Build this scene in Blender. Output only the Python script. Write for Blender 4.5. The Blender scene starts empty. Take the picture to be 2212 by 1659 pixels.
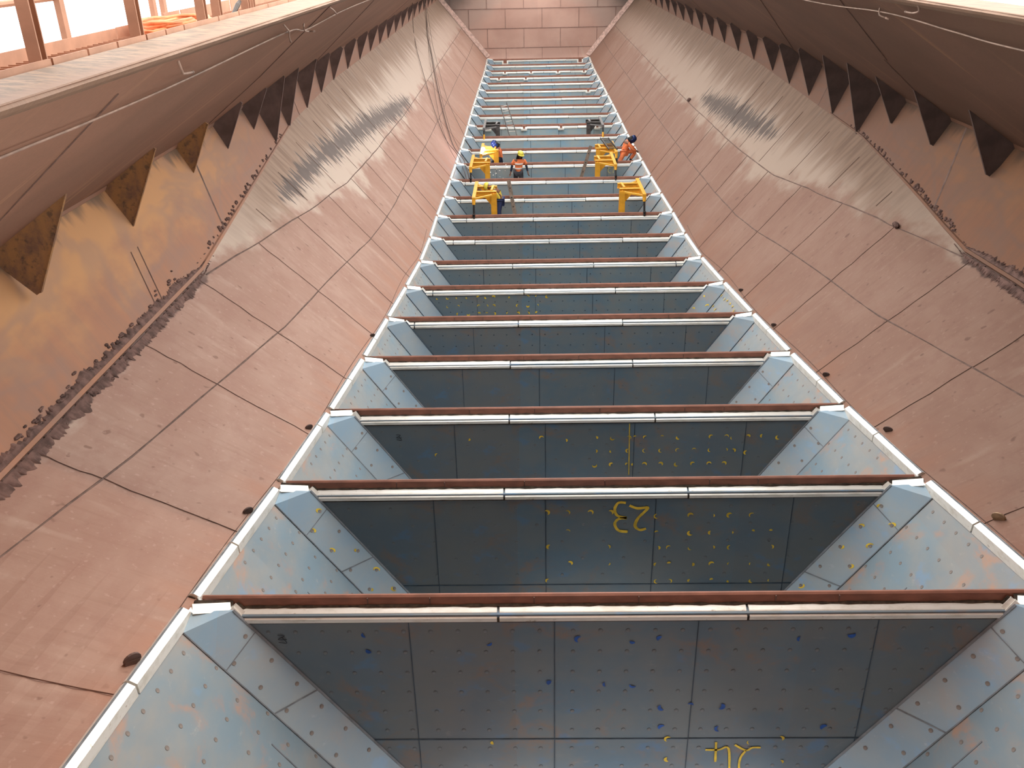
import bpy, math, random
from mathutils import Vector, Matrix
random.seed(7)
SC = bpy.context.scene
COL = SC.collection

# ------------------------------------------------------------------ camera, sky, exposure
CAM = Vector((-0.822, 0.0, 12.0))
FPX = 1941.2
cd = bpy.data.cameras.new('camera'); cam = bpy.data.objects.new('camera', cd); COL.objects.link(cam)
cd.sensor_fit = 'HORIZONTAL'; cd.sensor_width = 36.0; cd.lens = FPX / 2212 * 36.0
cd.clip_start = 0.05; cd.clip_end = 500
cr = Vector((0.999704743505333, 0.01331595446822474, -0.02032513639650521))
cu = Vector((0.012309858668219386, 0.4436424813687783, 0.8961193090791658))
cf = Vector((-0.020949777862899626, 0.896104923589617, -0.44334757552730775))
cam.matrix_world = Matrix(((cr.x, cu.x, -cf.x, CAM.x), (cr.y, cu.y, -cf.y, CAM.y), (cr.z, cu.z, -cf.z, CAM.z), (0, 0, 0, 1)))
SC.camera = cam

w = bpy.data.worlds.new('overcast_sky'); SC.world = w; w.use_nodes = True
wn = w.node_tree; wbg = wn.nodes['Background']
wbg.inputs[0].default_value = (1.0, 0.975, 0.95, 1); wbg.inputs[1].default_value = 4.5
SC.view_settings.view_transform = 'Standard'; SC.view_settings.look = 'None'
SC.view_settings.gamma = 1.0; SC.view_settings.use_curve_mapping = False
SC.view_settings.exposure = 0.0
sl = bpy.data.lights.new('hazy_sun', 'SUN'); so = bpy.data.objects.new('hazy_sun', sl); COL.objects.link(so)
sl.energy = 2.0; sl.angle = math.radians(55); sl.color = (1.0, 0.86, 0.68)
so.rotation_euler = (math.radians(-8), math.radians(36), 0); so.location = (0, 20, 40)

# ------------------------------------------------------------------ materials
def lin(c):
    return tuple(((v / 255) / 12.92 if v / 255 <= 0.04045 else ((v / 255 + 0.055) / 1.055) ** 2.4) for v in c)

class NG:
    def __init__(s, name, rough=0.7, metal=0.0, spec=0.4):
        s.m = bpy.data.materials.new(name); s.m.use_nodes = True
        s.t = s.m.node_tree; s.b = s.t.nodes['Principled BSDF']
        s.b.inputs['Roughness'].default_value = rough; s.b.inputs['Metallic'].default_value = metal
        s.b.inputs['Specular IOR Level'].default_value = spec
        s._tc = None
    def n(s, typ, **kw):
        x = s.t.nodes.new(typ)
        for k, v in kw.items(): setattr(x, k, v)
        return x
    def put(s, sock, v):
        if isinstance(v, bpy.types.NodeSocket): s.t.links.new(v, sock)
        elif isinstance(v, (tuple, list)) and len(v) == 3 and sock.type == 'RGBA': sock.default_value = (*v, 1)
        else: sock.default_value = v
    def obj(s):
        if not s._tc: s._tc = s.n('ShaderNodeTexCoord')
        return s._tc.outputs['Object']
    def uv(s):
        if not s._tc: s._tc = s.n('ShaderNodeTexCoord')
        return s._tc.outputs['UV']
    def scale(s, v, sc):
        x = s.n('ShaderNodeVectorMath', operation='MULTIPLY'); s.put(x.inputs[0], v); x.inputs[1].default_value = sc
        return x.outputs[0]
    def noise(s, v, scale=1.0, detail=4.0, rough=0.55, dist=0.0):
        x = s.n('ShaderNodeTexNoise'); s.put(x.inputs['Vector'], v); x.inputs['Scale'].default_value = scale
        x.inputs['Detail'].default_value = detail; x.inputs['Roughness'].default_value = rough; x.inputs['Distortion'].default_value = dist
        return x.outputs['Fac']
    def math(s, op, a, b=0.0):
        x = s.n('ShaderNodeMath', operation=op); s.put(x.inputs[0], a); s.put(x.inputs[1], b); return x.outputs[0]
    def mr(s, v, a, b, c=0.0, d=1.0, smooth=True):
        x = s.n('ShaderNodeMapRange'); x.interpolation_type = 'SMOOTHSTEP' if smooth else 'LINEAR'
        s.put(x.inputs[0], v)
        for k, q in zip((1, 2, 3, 4), (a, b, c, d)): s.put(x.inputs[k], q)
        return x.outputs[0]
    def mix(s, f, a, b, mode='MIX'):
        x = s.n('ShaderNodeMix', data_type='RGBA', blend_type=mode)
        s.put(x.inputs[0], f); s.put(x.inputs[6], a); s.put(x.inputs[7], b); return x.outputs[2]
    def sep(s, v):
        x = s.n('ShaderNodeSeparateXYZ'); s.put(x.inputs[0], v); return x.outputs
    def comb(s, x_, y_, z_):
        x = s.n('ShaderNodeCombineXYZ'); s.put(x.inputs[0], x_); s.put(x.inputs[1], y_); s.put(x.inputs[2], z_); return x.outputs[0]
    def white(s, v):
        x = s.n('ShaderNodeTexWhiteNoise', noise_dimensions='3D'); s.put(x.inputs['Vector'], v); return x.outputs['Value']
    def bump(s, h, strength=0.3, dist=0.01):
        x = s.n('ShaderNodeBump'); x.inputs['Strength'].default_value = strength; x.inputs['Distance'].default_value = dist
        s.put(x.inputs['Height'], h); s.t.links.new(x.outputs[0], s.b.inputs['Normal'])
    def out(s, col, rough=None, metal=None):
        s.put(s.b.inputs['Base Color'], col)
        if rough is not None: s.put(s.b.inputs['Roughness'], rough)
        if metal is not None: s.put(s.b.inputs['Metallic'], metal)
        return s.m

def simple(name, col, rough=0.6, metal=0.0, var=0.25, sc=6.0):
    g = NG(name, rough, metal)
    f = g.mr(g.noise(g.obj(), sc, 5), 0.3, 0.7)
    a = tuple(c * (1 - var) for c in col); b = tuple(min(1, c * (1 + var)) for c in col)
    return g.out(g.mix(f, a, b))

def slope_material(name, side):
    g = NG(name, 0.75, 0.0, 0.25)
    u, v, _ = g.sep(g.uv())                         # u: metres along the hopper, v: 0 at the slot .. 1 at the upper joint
    st = g.comb(g.math('MULTIPLY', u, 3.2), g.math('MULTIPLY', v, 1.6), side * 7.0)
    fine = g.comb(g.math('MULTIPLY', u, 13.0), g.math('MULTIPLY', v, 2.4), side * 3.0)
    blot = g.comb(g.math('MULTIPLY', u, 0.5), g.math('MULTIPLY', v, 2.2), side * 5.0)
    c = g.mix(g.mr(g.noise(blot, 1.0, 4), 0.35, 0.65), (0.365, 0.222, 0.170), (0.415, 0.270, 0.212))
    c = g.mix(g.mr(g.noise(fine, 1.0, 3), 0.5, 0.75, 0, 0.35), c, (0.30, 0.172, 0.128))
    c = g.mix(g.mr(g.noise(st, 1.0, 2), 0.58, 0.74, 0, 0.45), c, (0.51, 0.375, 0.30))
    mot = g.comb(g.math('MULTIPLY', u, 2.4), g.math('MULTIPLY', v, 7.0), side * 2.0)
    c = g.mix(g.mr(g.noise(mot, 1.0, 6, 0.7), 0.42, 0.68, 0, 0.5), c, (0.33, 0.185, 0.145))
    speck = g.comb(g.math('MULTIPLY', u, 6.0), g.math('MULTIPLY', v, 14.0), 1.0)
    c = g.mix(g.mr(g.noise(speck, 1.3, 1), 0.70, 0.78, 0, 0.7), c, (0.22, 0.125, 0.095))
    c = g.mix(g.mr(g.noise(g.comb(g.math('MULTIPLY', u, 20.0), g.math('MULTIPLY', v, 40.0), 4.0), 0.8, 2), 0.62, 0.72, 0, 0.25), c, (0.60, 0.43, 0.36))
    # rusty run-off band just above the slot
    low = g.math('MULTIPLY', g.mr(v, 0.30, 0.0), g.mr(g.noise(st, 0.8, 3), 0.40, 0.65, 0.15, 0.85))
    c = g.mix(low, c, (0.40, 0.215, 0.15))
    # pale dust lying on the upper part of the slope
    sA = g.mr(u, 13.0, 23.5, 1.03, 0.52, False)
    w1 = g.math('ADD', g.math('SUBTRACT', v, sA), g.math('MULTIPLY', g.math('SUBTRACT', g.noise(blot, 2.2, 5), 0.5), 0.45))
    dust = g.math('MULTIPLY', g.mr(w1, -0.06, 0.07), g.mr(u, 62.0, 30.0, 0.45, 0.95))
    c = g.mix(dust, c, (0.56, 0.455, 0.375))
    # brown streaked dirt under the gussets
    vt = g.math('ADD', v, g.math('MULTIPLY', g.math('SUBTRACT', g.noise(g.comb(g.math('MULTIPLY', u, 2.2), g.math('MULTIPLY', v, 1.0), 2.0), 1.0, 5), 0.5), 0.5))
    top = g.math('MULTIPLY', g.mr(vt, 0.70, 0.90), g.mr(u, 13.5, 19.0))
    streak = g.mr(g.noise(g.comb(g.math('MULTIPLY', u, 7.0), g.math('MULTIPLY', v, 3.5), 9.0), 1.0, 4), 0.3, 0.62)
    c = g.mix(g.math('MULTIPLY', top, 0.92), c, g.mix(streak, (0.23, 0.148, 0.105), (0.35, 0.243, 0.178)))
    # dark scraped wet patch
    if side < 0: cen = g.mr(u, 18.0, 36.0, 0.855, 0.575, False); u0, u1, hw = 18.5, 36.5, 0.085
    else: cen = g.mr(u, 24.0, 35.0, 0.755, 0.63, False); u0, u1, hw = 25.0, 34.0, 0.095
    d = g.math('SUBTRACT', 1.0, g.math('DIVIDE', g.math('ABSOLUTE', g.math('SUBTRACT', v, cen)), hw))
    uu = g.math('MULTIPLY', g.mr(u, u0 - 2, u0 + 4.5), g.mr(u, u1 + 3.5, u1 - 3.0))
    sn = g.math('MULTIPLY', g.math('SUBTRACT', g.noise(g.comb(g.math('MULTIPLY', u, 6.5), g.math('MULTIPLY', v, 1.6), 3.0), 1.0, 3, 0.7), 0.5), 5.0)
    dm = g.math('MULTIPLY', g.math('ADD', g.math('ADD', d, sn), -0.05), uu)
    c = g.mix(g.mr(dm, 0.22, 0.32, 0, 0.88), c, (0.125, 0.102, 0.095))
    # loose grey smears in the pale dust
    sm = g.math('MULTIPLY', dust, g.mr(g.noise(g.comb(g.math('MULTIPLY', u, 1.7), g.math('MULTIPLY', v, 4.0), 5.0), 1.2, 5), 0.60, 0.70, 0, 0.45))
    c = g.mix(sm, c, (0.32, 0.27, 0.24))
    # dark cake along the near upper joint
    cake = g.math('MULTIPLY', g.mr(g.math('ADD', v, g.math('MULTIPLY', g.math('SUBTRACT', g.noise(g.comb(g.math('MULTIPLY', u, 2.6), g.math('MULTIPLY', v, 3.0), 8.0), 1.5, 4), 0.5), 0.10)), 0.945, 0.965), g.mr(u, 14.3, 13.6))
    c = g.mix(cake, c, (0.15, 0.095, 0.08))
    if side > 0: c = g.mix(1.0, c, (0.645, 0.605, 0.575), 'MULTIPLY')  # right slope toned down: its weaker light is put into the colour
    g.bump(g.noise(fine, 3.0, 4), 0.15, 0.01)
    return g.out(c)

def upper_material(name, k=1.0):
    g = NG(name, 0.8, 0.0, 0.2)
    u, v, _ = g.sep(g.uv())
    st = g.comb(g.math('MULTIPLY', u, 6.0), g.math('MULTIPLY', v, 0.9), 0.0)
    bl = g.comb(g.math('MULTIPLY', u, 0.42), g.math('MULTIPLY', v, 1.5), 2.0)
    near = g.mr(u, 22.0, 13.0)
    base = g.mix(near, (0.35, 0.20, 0.145), (0.40, 0.205, 0.13))
    c = g.mix(g.mr(g.noise(st, 1.0, 4), 0.35, 0.7, 0, 0.5), base, (0.31, 0.19, 0.14))
    och = g.math('MULTIPLY', g.mr(g.math('ADD', v, g.math('MULTIPLY', g.math('SUBTRACT', g.noise(bl, 1.6, 4), 0.5), 1.0)), 0.25, 0.62), near)
    c = g.mix(g.math('MULTIPLY', och, 0.85 if k == 1 else 0.3), c, (0.58, 0.315, 0.145))
    band = g.math('SUBTRACT', g.noise(bl, 1.1, 3, 0.5, 0.6), 0.5)
    c = g.mix(g.mr(g.math('ABSOLUTE', band), 0.075, 0.0, 0, 0.4), c, (0.30, 0.205, 0.17))
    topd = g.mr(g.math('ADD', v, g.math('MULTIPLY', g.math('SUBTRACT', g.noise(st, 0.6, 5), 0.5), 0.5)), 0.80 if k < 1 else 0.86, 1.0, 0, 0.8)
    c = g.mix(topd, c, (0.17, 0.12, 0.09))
    if k < 1: c = g.mix(1.0, c, (k, k * .96, k * .93), 'MULTIPLY')  # right wall darkened in colour to stand for the dimmer side
    g.bump(g.noise(st, 5.0, 3), 0.1, 0.01)
    return g.out(c)

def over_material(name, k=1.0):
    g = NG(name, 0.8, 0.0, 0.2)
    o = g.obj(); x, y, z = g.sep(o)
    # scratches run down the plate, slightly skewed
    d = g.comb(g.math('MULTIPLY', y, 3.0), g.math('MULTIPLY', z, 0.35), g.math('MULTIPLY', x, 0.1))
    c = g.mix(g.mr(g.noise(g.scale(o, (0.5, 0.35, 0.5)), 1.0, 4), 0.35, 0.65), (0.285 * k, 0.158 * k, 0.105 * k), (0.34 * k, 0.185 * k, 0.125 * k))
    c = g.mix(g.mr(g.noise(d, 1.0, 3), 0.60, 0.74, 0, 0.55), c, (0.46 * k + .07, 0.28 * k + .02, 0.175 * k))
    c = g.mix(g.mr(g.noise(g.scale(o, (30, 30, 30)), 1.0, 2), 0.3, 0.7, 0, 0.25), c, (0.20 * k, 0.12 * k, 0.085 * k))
    return g.out(c)

def plate_material(name, tint=(1, 1, 1), brown=0.5, blue=0.32):
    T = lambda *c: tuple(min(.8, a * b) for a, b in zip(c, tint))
    g = NG(name, 0.5, 0.0, 0.5)
    o = g.obj(); x, y, z = g.sep(o)
    pan = g.white(g.comb(g.math('FLOOR', g.math('MULTIPLY', g.math('ADD', x, 9.35), 0.72)), g.math('FLOOR', g.math('MULTIPLY', y, 0.37)), 1.0))
    c = g.mix(g.mr(g.noise(g.scale(o, (0.8, 0.5, 1.0)), 1.2, 5, 0.6), 0.36, 0.62), T(0.115, 0.165, 0.200), T(0.165, 0.178, 0.178))
    c = g.mix(g.mr(g.noise(g.scale(o, (1.1, 0.9, 1.3)), 1.5, 6, 0.65, 0.5), 0.53, 0.70, 0, brown), c, T(0.26, 0.155, 0.10))
    c = g.mix(g.mr(pan, 0.25, 0.95, 0.0, 0.35), c, T(0.17, 0.135, 0.11))
    c = g.mix(g.mr(g.noise(g.scale(o, (1.6, 1.6, 2.2)), 1.7, 3), 0.60, 0.74, 0, blue), c, T(0.10, 0.185, 0.29))
    c = g.mix(g.mr(g.noise(g.scale(o, (5, 5, 9)), 1.0, 6, 0.7), 0.60, 0.75, 0, 0.3), c, T(0.30, 0.27, 0.25))
    return g.out(c, g.mr(g.noise(o, 3.0, 4), 0.3, 0.7, 0.38, 0.6))

def liner_material():
    g = NG('worn_white_steel', 0.35, 0.25, 0.5)
    o = g.obj()
    c = g.mix(g.mr(g.noise(g.scale(o, (1.5, 2.5, 6)), 2.0, 5, 0.65), 0.45, 0.72, 0, 0.55), (0.90, 0.89, 0.83), (0.58, 0.54, 0.43))
    c = g.mix(g.mr(g.noise(g.scale(o, (5, 5, 12)), 2.0, 4, 0.7), 0.63, 0.74, 0, 0.7), c, (0.30, 0.21, 0.12))
    return g.out(c)

def ridge_material():
    g = NG('red_brown_ridge_steel', 0.65)
    o = g.obj()
    c = g.mix(g.mr(g.noise(g.scale(o, (3, 3, 8)), 1.5, 5), 0.3, 0.7), (0.36, 0.155, 0.105), (0.25, 0.115, 0.08))
    c = g.mix(g.mr(g.noise(g.scale(o, (0.6, 0.3, 4)), 1.0, 4), 0.5, 0.7, 0, 0.5), c, (0.30, 0.18, 0.14))
    return g.out(c)

def rim_material():
    g = NG('worn_rim_steel', 0.7)
    o = g.obj(); x, y, z = g.sep(o)
    st = g.comb(g.math('ADD', g.math('MULTIPLY', y, 9.0), g.math('MULTIPLY', x, 4.0)), g.math('MULTIPLY', x, 3.0), 0.0)
    c = g.mix(g.mr(g.noise(st, 1.5, 4, 0.65), 0.38, 0.62), (0.145, 0.102, 0.070), (0.27, 0.176, 0.112))
    c = g.mix(g.mr(g.math('ABSOLUTE', x), 3.50, 3.36, 0, 0.8), c, (0.25, 0.152, 0.10))
    c = g.mix(g.mr(g.noise(st, 3.0, 4, 0.7), 0.62, 0.7, 0, 0.7), c, (0.09, 0.07, 0.055))
    g.bump(g.noise(st, 3.0, 4), 0.4, 0.01)
    return g.out(c)

def end_material():
    g = NG('pink_end_wall_steel', 0.75, 0, 0.25)
    o = g.obj(); x, y, z = g.sep(o)
    c = g.mix(g.mr(g.noise(g.scale(o, (0.4, 0.4, 0.5)), 1.0, 5), 0.35, 0.65), (0.52, 0.32, 0.255), (0.60, 0.385, 0.31))
    c = g.mix(g.mr(g.noise(g.comb(g.math('ADD', g.math('MULTIPLY', x, 2.5), g.math('MULTIPLY', z, 1.0)), g.math('MULTIPLY', z, 0.3), 0.0), 1.0, 2), 0.64, 0.74, 0, 0.4), c, (0.55, 0.40, 0.33))
    pan = g.white(g.comb(g.math('FLOOR', g.math('MULTIPLY', x, 0.38)), g.math('FLOOR', g.math('MULTIPLY', g.math('SUBTRACT', z, 4.9), 0.77)), 0.0))
    c = g.mix(g.mr(pan, 0, 1, 0, 0.18), c, (0.33, 0.19, 0.155))
    # darker corners outside a lighter arch
    r = g.math('SQRT', g.math('ADD', g.math('POWER', x, 2.0), g.math('POWER', g.math('MULTIPLY', g.math('SUBTRACT', z, 5.6), 1.55), 2.0)))
    r = g.math('ADD', r, g.math('MULTIPLY', g.noise(g.scale(o, (1, 1, 1)), 0.8, 4), 1.2))
    c = g.mix(g.mr(r, 4.4, 6.0, 0, 0.55), c, (0.46, 0.37, 0.32))
    c = g.mix(g.mr(r, 6.2, 8.0, 0, 0.85), c, (0.17, 0.135, 0.12))
    return g.out(c)

M = {}
M['slopeL'] = slope_material('pink_ore_dusted_slope_left', -1)
M['slopeR'] = slope_material('pink_ore_dusted_shaded_slope_right', 1)
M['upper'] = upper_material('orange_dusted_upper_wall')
M['upperR'] = upper_material('brown_dusted_shaded_upper_wall', 0.58)
M['over'] = over_material('brown_overhang_plate')
M['overR'] = over_material('shaded_brown_overhang_plate', 0.55)  # side-to-side light difference painted in: darker copy for the right overhang
M['rim'] = rim_material()
M['end'] = end_material()
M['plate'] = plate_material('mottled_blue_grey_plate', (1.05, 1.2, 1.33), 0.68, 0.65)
M['plate2'] = plate_material('mid_blue_grey_plate', (1.15, 1.38, 1.52), .4)  # divider plate tones get lighter in steps toward the far end
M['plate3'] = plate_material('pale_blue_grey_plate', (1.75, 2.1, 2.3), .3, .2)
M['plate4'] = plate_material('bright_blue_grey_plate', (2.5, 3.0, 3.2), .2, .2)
M['panel'] = plate_material('light_blue_grey_plate', (1.95, 1.86, 1.80), 0.75, 0.55)
M['corner'] = plate_material('pale_blue_corner_plate', (2.2, 2.6, 2.9), 0.25)
M['cornerF'] = plate_material('grey_blue_corner_plate', (1.75, 1.95, 2.1), .4, .2)
M['liner'] = liner_material()
M['ridge'] = ridge_material()
M['seam'] = simple('dark_weld_seam', (0.17, 0.11, 0.09), 0.8)
M['fseam'] = simple('faint_weld_seam', (0.23, 0.145, 0.115), 0.8)
M['fseamR'] = simple('faint_dark_weld_seam', (0.165, 0.098, 0.076), 0.8)  # darker seam copy to go with the shade painted into the right slope
M['bseam'] = simple('blue_black_plate_joint', (0.055, 0.085, 0.115), 0.6)
M['lseam'] = simple('light_plate_joint', (0.20, 0.22, 0.24), 0.6)
M['joint'] = simple('rusty_black_joint', (0.05, 0.034, 0.022), 0.9, 0, 0.5, 20)
M['bolt'] = simple('brown_bolt_head', (0.23, 0.20, 0.18), 0.6, 0, 0.3, 9)
M['boltd'] = simple('grey_blue_bolt_head', (0.165, 0.185, 0.20), 0.5, 0, 0.3, 9)
M['yellowpaint'] = simple('yellow_marker_paint', (0.72, 0.52, 0.05), 0.6)
M['bluepaint'] = simple('blue_marker_paint', (0.02, 0.10, 0.40), 0.6)
M['chalk'] = simple('black_marker', (0.03, 0.035, 0.045), 0.7)
M['gusR'] = simple('shaded_gusset_steel_right', (0.10, 0.065, 0.055), 0.8, 0, 0.25, 2.5)  # darker copy for the right gussets, shade of that side in the colour
M['gus'] = simple('brown_gusset_steel', (0.165, 0.108, 0.093), 0.8, 0, 0.25, 2.5)  # plain brown for the left gussets and most lugs
def gus_near():
    g = NG('ochre_crusted_gusset_steel', 0.9)
    o = g.obj()
    c = g.mix(g.mr(g.noise(g.scale(o, (3, 3, 2)), 1.2, 6, 0.7), 0.35, 0.6), (0.22, 0.125, 0.085), (0.40, 0.21, 0.085))
    c = g.mix(g.mr(g.noise(o, 9.0, 5, 0.7), 0.52, 0.66, 0, 0.7), c, (0.10, 0.075, 0.06))
    return g.out(c)
M['gusn'] = gus_near()
M['yel'] = simple('yellow_painted_steel', (0.80, 0.40, 0.035), 0.45, 0, 0.12, 4)
M['dks'] = simple('dark_grey_bare_steel', (0.095, 0.085, 0.08), 0.55, 0.2, 0.25, 5)
M['dkl'] = simple('grey_rail_steel', (0.20, 0.19, 0.185), 0.5, 0.2, 0.2, 5)
M['blk'] = simple('black_prop_steel', (0.035, 0.032, 0.032), 0.5, 0.2)
M['alu'] = simple('dull_ladder_alloy', (0.07, 0.066, 0.062), 0.45, 0.3)
M['rung'] = simple('pale_rung_alloy', (0.62, 0.58, 0.52), 0.45, 0.3)
M['plank'] = simple('brown_timber', (0.12, 0.085, 0.062), 0.8, 0, 0.35, 7)
M['deck'] = simple('grey_scaffold_timber', (0.25, 0.20, 0.15), 0.9, 0, 0.3, 5)
M['dust'] = simple('dusty_pink_walkway_steel', (0.40, 0.225, 0.15), 0.8, 0, 0.12, 4)
M['hose'] = simple('orange_hose_rubber', (0.72, 0.22, 0.085), 0.55)
M['rope'] = simple('dark_hose_rubber', (0.10, 0.065, 0.055), 0.7)
M['wire'] = simple('pale_wire_rope', (0.32, 0.22, 0.17), 0.6)
M['cake'] = simple('damp_brown_caked_ore', (0.145, 0.085, 0.07), 0.95, 0, 0.4, 8)
M['skin'] = simple('brown_skin', (0.20, 0.09, 0.055), 0.55, 0, 0.1)
M['orange'] = simple('orange_workwear', (0.85, 0.235, 0.085), 0.8, 0, 0.1)
M['navy'] = simple('navy_workwear', (0.018, 0.024, 0.045), 0.85, 0, 0.2)
M['grey'] = simple('charcoal_trousers', (0.055, 0.055, 0.065), 0.85, 0, 0.2)
M['bluej'] = simple('blue_workwear', (0.035, 0.05, 0.13), 0.85, 0, 0.2)
M['hivis'] = simple('yellow_workwear', (0.82, 0.66, 0.10), 0.8, 0, 0.08)
M['refl'] = simple('white_reflective_tape', (0.85, 0.84, 0.80), 0.5, 0, 0.05)
M['helmy'] = simple('yellow_helmet_shell', (0.80, 0.72, 0.10), 0.35, 0, 0.05)
M['helmb'] = simple('navy_helmet_shell', (0.015, 0.03, 0.12), 0.35, 0, 0.1)
M['black'] = simple('black_rubber', (0.02, 0.018, 0.018), 0.7)
M['glove'] = simple('brown_work_glove', (0.22, 0.085, 0.055), 0.8)
M['white'] = simple('eye_white', (0.8, 0.8, 0.78), 0.4)
def emit(name, col, s):
    g = NG(name); g.b.inputs['Emission Color'].default_value = (*col, 1); g.b.inputs['Emission Strength'].default_value = s
    g.b.inputs['Base Color'].default_value = (1, 1, 1, 1); return g.m
M['arc'] = emit('welding_arc_glow', (0.72, 0.78, 1.0), 60.0)
M['spark'] = emit('hot_spark', (1.0, 0.93, 0.80), 6.0)

# ------------------------------------------------------------------ mesh helpers
ORI = {}
class MB:
    def __init__(s): s.v = []; s.f = []; s.mi = []; s.uvs = {}
    def face(s, pts, mi=0):
        k = len(s.v); s.v += [tuple(p) for p in pts]; s.f.append(tuple(range(k, k + len(pts)))); s.mi.append(mi)
    def loft(s, rings, mi=0, cap=True, close=True):
        k = len(s.v); n = len(rings[0])
        for r in rings: s.v += [tuple(p) for p in r]
        for a in range(len(rings) - 1):
            for b in range(n if close else n - 1):
                c = (b + 1) % n
                s.f.append((k + a * n + b, k + a * n + c, k + (a + 1) * n + c, k + (a + 1) * n + b)); s.mi.append(mi)
        if cap and close:
            s.f.append(tuple(k + b for b in reversed(range(n)))); s.mi.append(mi)
            s.f.append(tuple(k + (len(rings) - 1) * n + b for b in range(n))); s.mi.append(mi)
    def box(s, c, d, mi=0):
        x, y, z = c; a, b, e = d[0] / 2, d[1] / 2, d[2] / 2
        s.loft([[(x - a, y - b, z - e), (x + a, y - b, z - e), (x + a, y + b, z - e), (x - a, y + b, z - e)],
                [(x - a, y - b, z + e), (x + a, y - b, z + e), (x + a, y + b, z + e), (x - a, y + b, z + e)]], mi)
    def beam(s, p, q, wd, ht, up=(0, 0, 1), mi=0):
        p = Vector(p); q = Vector(q); d = (q - p).normalized(); sd = d.cross(Vector(up))
        if sd.length < 1e-4: sd = d.cross(Vector((0, 1, 0)))
        sd.normalize(); u = sd.cross(d)
        s.loft([[b + sd * i * wd / 2 + u * j * ht / 2 for i, j in ((-1, -1), (1, -1), (1, 1), (-1, 1))] for b in (p, q)], mi)
    def ibeam(s, p, q, wd, ht, t=0.02, up=(0, 0, 1), mi=0):
        p = Vector(p); q = Vector(q); d = (q - p).normalized(); sd = d.cross(Vector(up))
        if sd.length < 1e-4: sd = d.cross(Vector((0, 1, 0)))
        sd.normalize(); u = sd.cross(d); a = wd / 2; h = ht / 2; e = t / 2
        prof = [(-a, -h), (a, -h), (a, -h + t), (e, -h + t), (e, h - t), (a, h - t), (a, h), (-a, h), (-a, h - t), (-e, h - t), (-e, -h + t), (-a, -h + t)]
        s.loft([[b + sd * i + u * j for i, j in prof] for b in (p, q)], mi)
    def tube(s, pts, r, n=8, mi=0):
        P = [Vector(p) for p in pts]; rings = []
        for i, p in enumerate(P):
            d = (P[min(i + 1, len(P) - 1)] - P[max(i - 1, 0)]).normalized()
            a = d.cross(Vector((0.12, 0.31, 0.94))); a.normalize(); b = d.cross(a)
            rr = r[i] if isinstance(r, (list, tuple)) else r
            rings.append([p + (a * math.cos(t) + b * math.sin(t)) * rr for t in [2 * math.pi * k / n for k in range(n)]])
        s.loft(rings, mi)
    def slab(s, poly, off, mi=0):
        o = Vector(off); s.loft([[Vector(p) for p in poly], [Vector(p) + o for p in poly]], mi)
    def ball(s, c, r, n=8, mi=0, sc=(1, 1, 1), rot=None):
        c = Vector(c); rings = []
        for i in range(1, n):
            t = math.pi * i / n
            rg = []
            for k in range(n + 2):
                a = 2 * math.pi * k / (n + 2)
                q = Vector((math.sin(t) * math.cos(a) * sc[0], math.sin(t) * math.sin(a) * sc[1], math.cos(t) * sc[2])) * r
                rg.append(c + (rot @ q if rot else q))
            rings.append(rg)
        s.loft(rings, mi)
    def build(s, name, mats, parent=None, smooth=False, uv=None):
        o0 = Vector(ORI[parent.name]) if parent else Vector((0, 0, 0))
        me = bpy.data.meshes.new(name)
        me.from_pydata([tuple(Vector(p) - o0) for p in s.v], [], s.f)
        if not isinstance(mats, (list, tuple)): mats = [mats]
        for m in mats: me.materials.append(m)
        me.polygons.foreach_set('material_index', s.mi)
        if smooth: me.polygons.foreach_set('use_smooth', [True] * len(s.f))
        if uv:
            L = me.uv_layers.new(name='UVMap')
            for lp in me.loops: L.data[lp.index].uv = uv[lp.vertex_index]
        me.update()
        o = bpy.data.objects.new(name, me); COL.objects.link(o)
        ORI[o.name] = tuple(o0)
        if parent: o.parent = parent
        return o

def thing(name, loc, label, cat, group=None):
    o = bpy.data.objects.new(name, None); COL.objects.link(o); o.location = loc
    o.empty_display_size = 0.2
    o['label'] = label; o['category'] = cat
    if group: o['group'] = group
    ORI[o.name] = tuple(loc); return o
def tag(o, label, cat, group=None):
    o['label'] = label; o['category'] = cat
    if group: o['group'] = group
    return o
def struct(o): o['kind'] = 'structure'; return o
def recenter(o):
    """put a one-mesh thing's origin at the middle of its base"""
    vs = o.data.vertices
    lo = Vector([min(v.co[k] for v in vs) for k in range(3)]); hi = Vector([max(v.co[k] for v in vs) for k in range(3)])
    c = Vector(((lo.x + hi.x) / 2, (lo.y + hi.y) / 2, lo.z))
    for v in vs: v.co -= c
    o.location = c; return o
def lerp(a, b, t): return a + (b - a) * t
def interp(x, tab):
    if x <= tab[0][0]: return tab[0][1]
    for (a, b), (c, d) in zip(tab, tab[1:]):
        if x <= c: return b + (d - b) * (x - a) / (c - a)
    return tab[-1][1]
ORD = ['first', 'second', 'third', 'fourth', 'fifth', 'sixth', 'seventh', 'eighth', 'ninth', 'tenth', 'eleventh', 'twelfth', 'thirteenth',
       'fourteenth', 'fifteenth', 'sixteenth', 'seventeenth', 'eighteenth', 'nineteenth', 'twentieth', 'twenty-first', 'twenty-second',
       'twenty-third', 'twenty-fourth', 'twenty-fifth']

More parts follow.
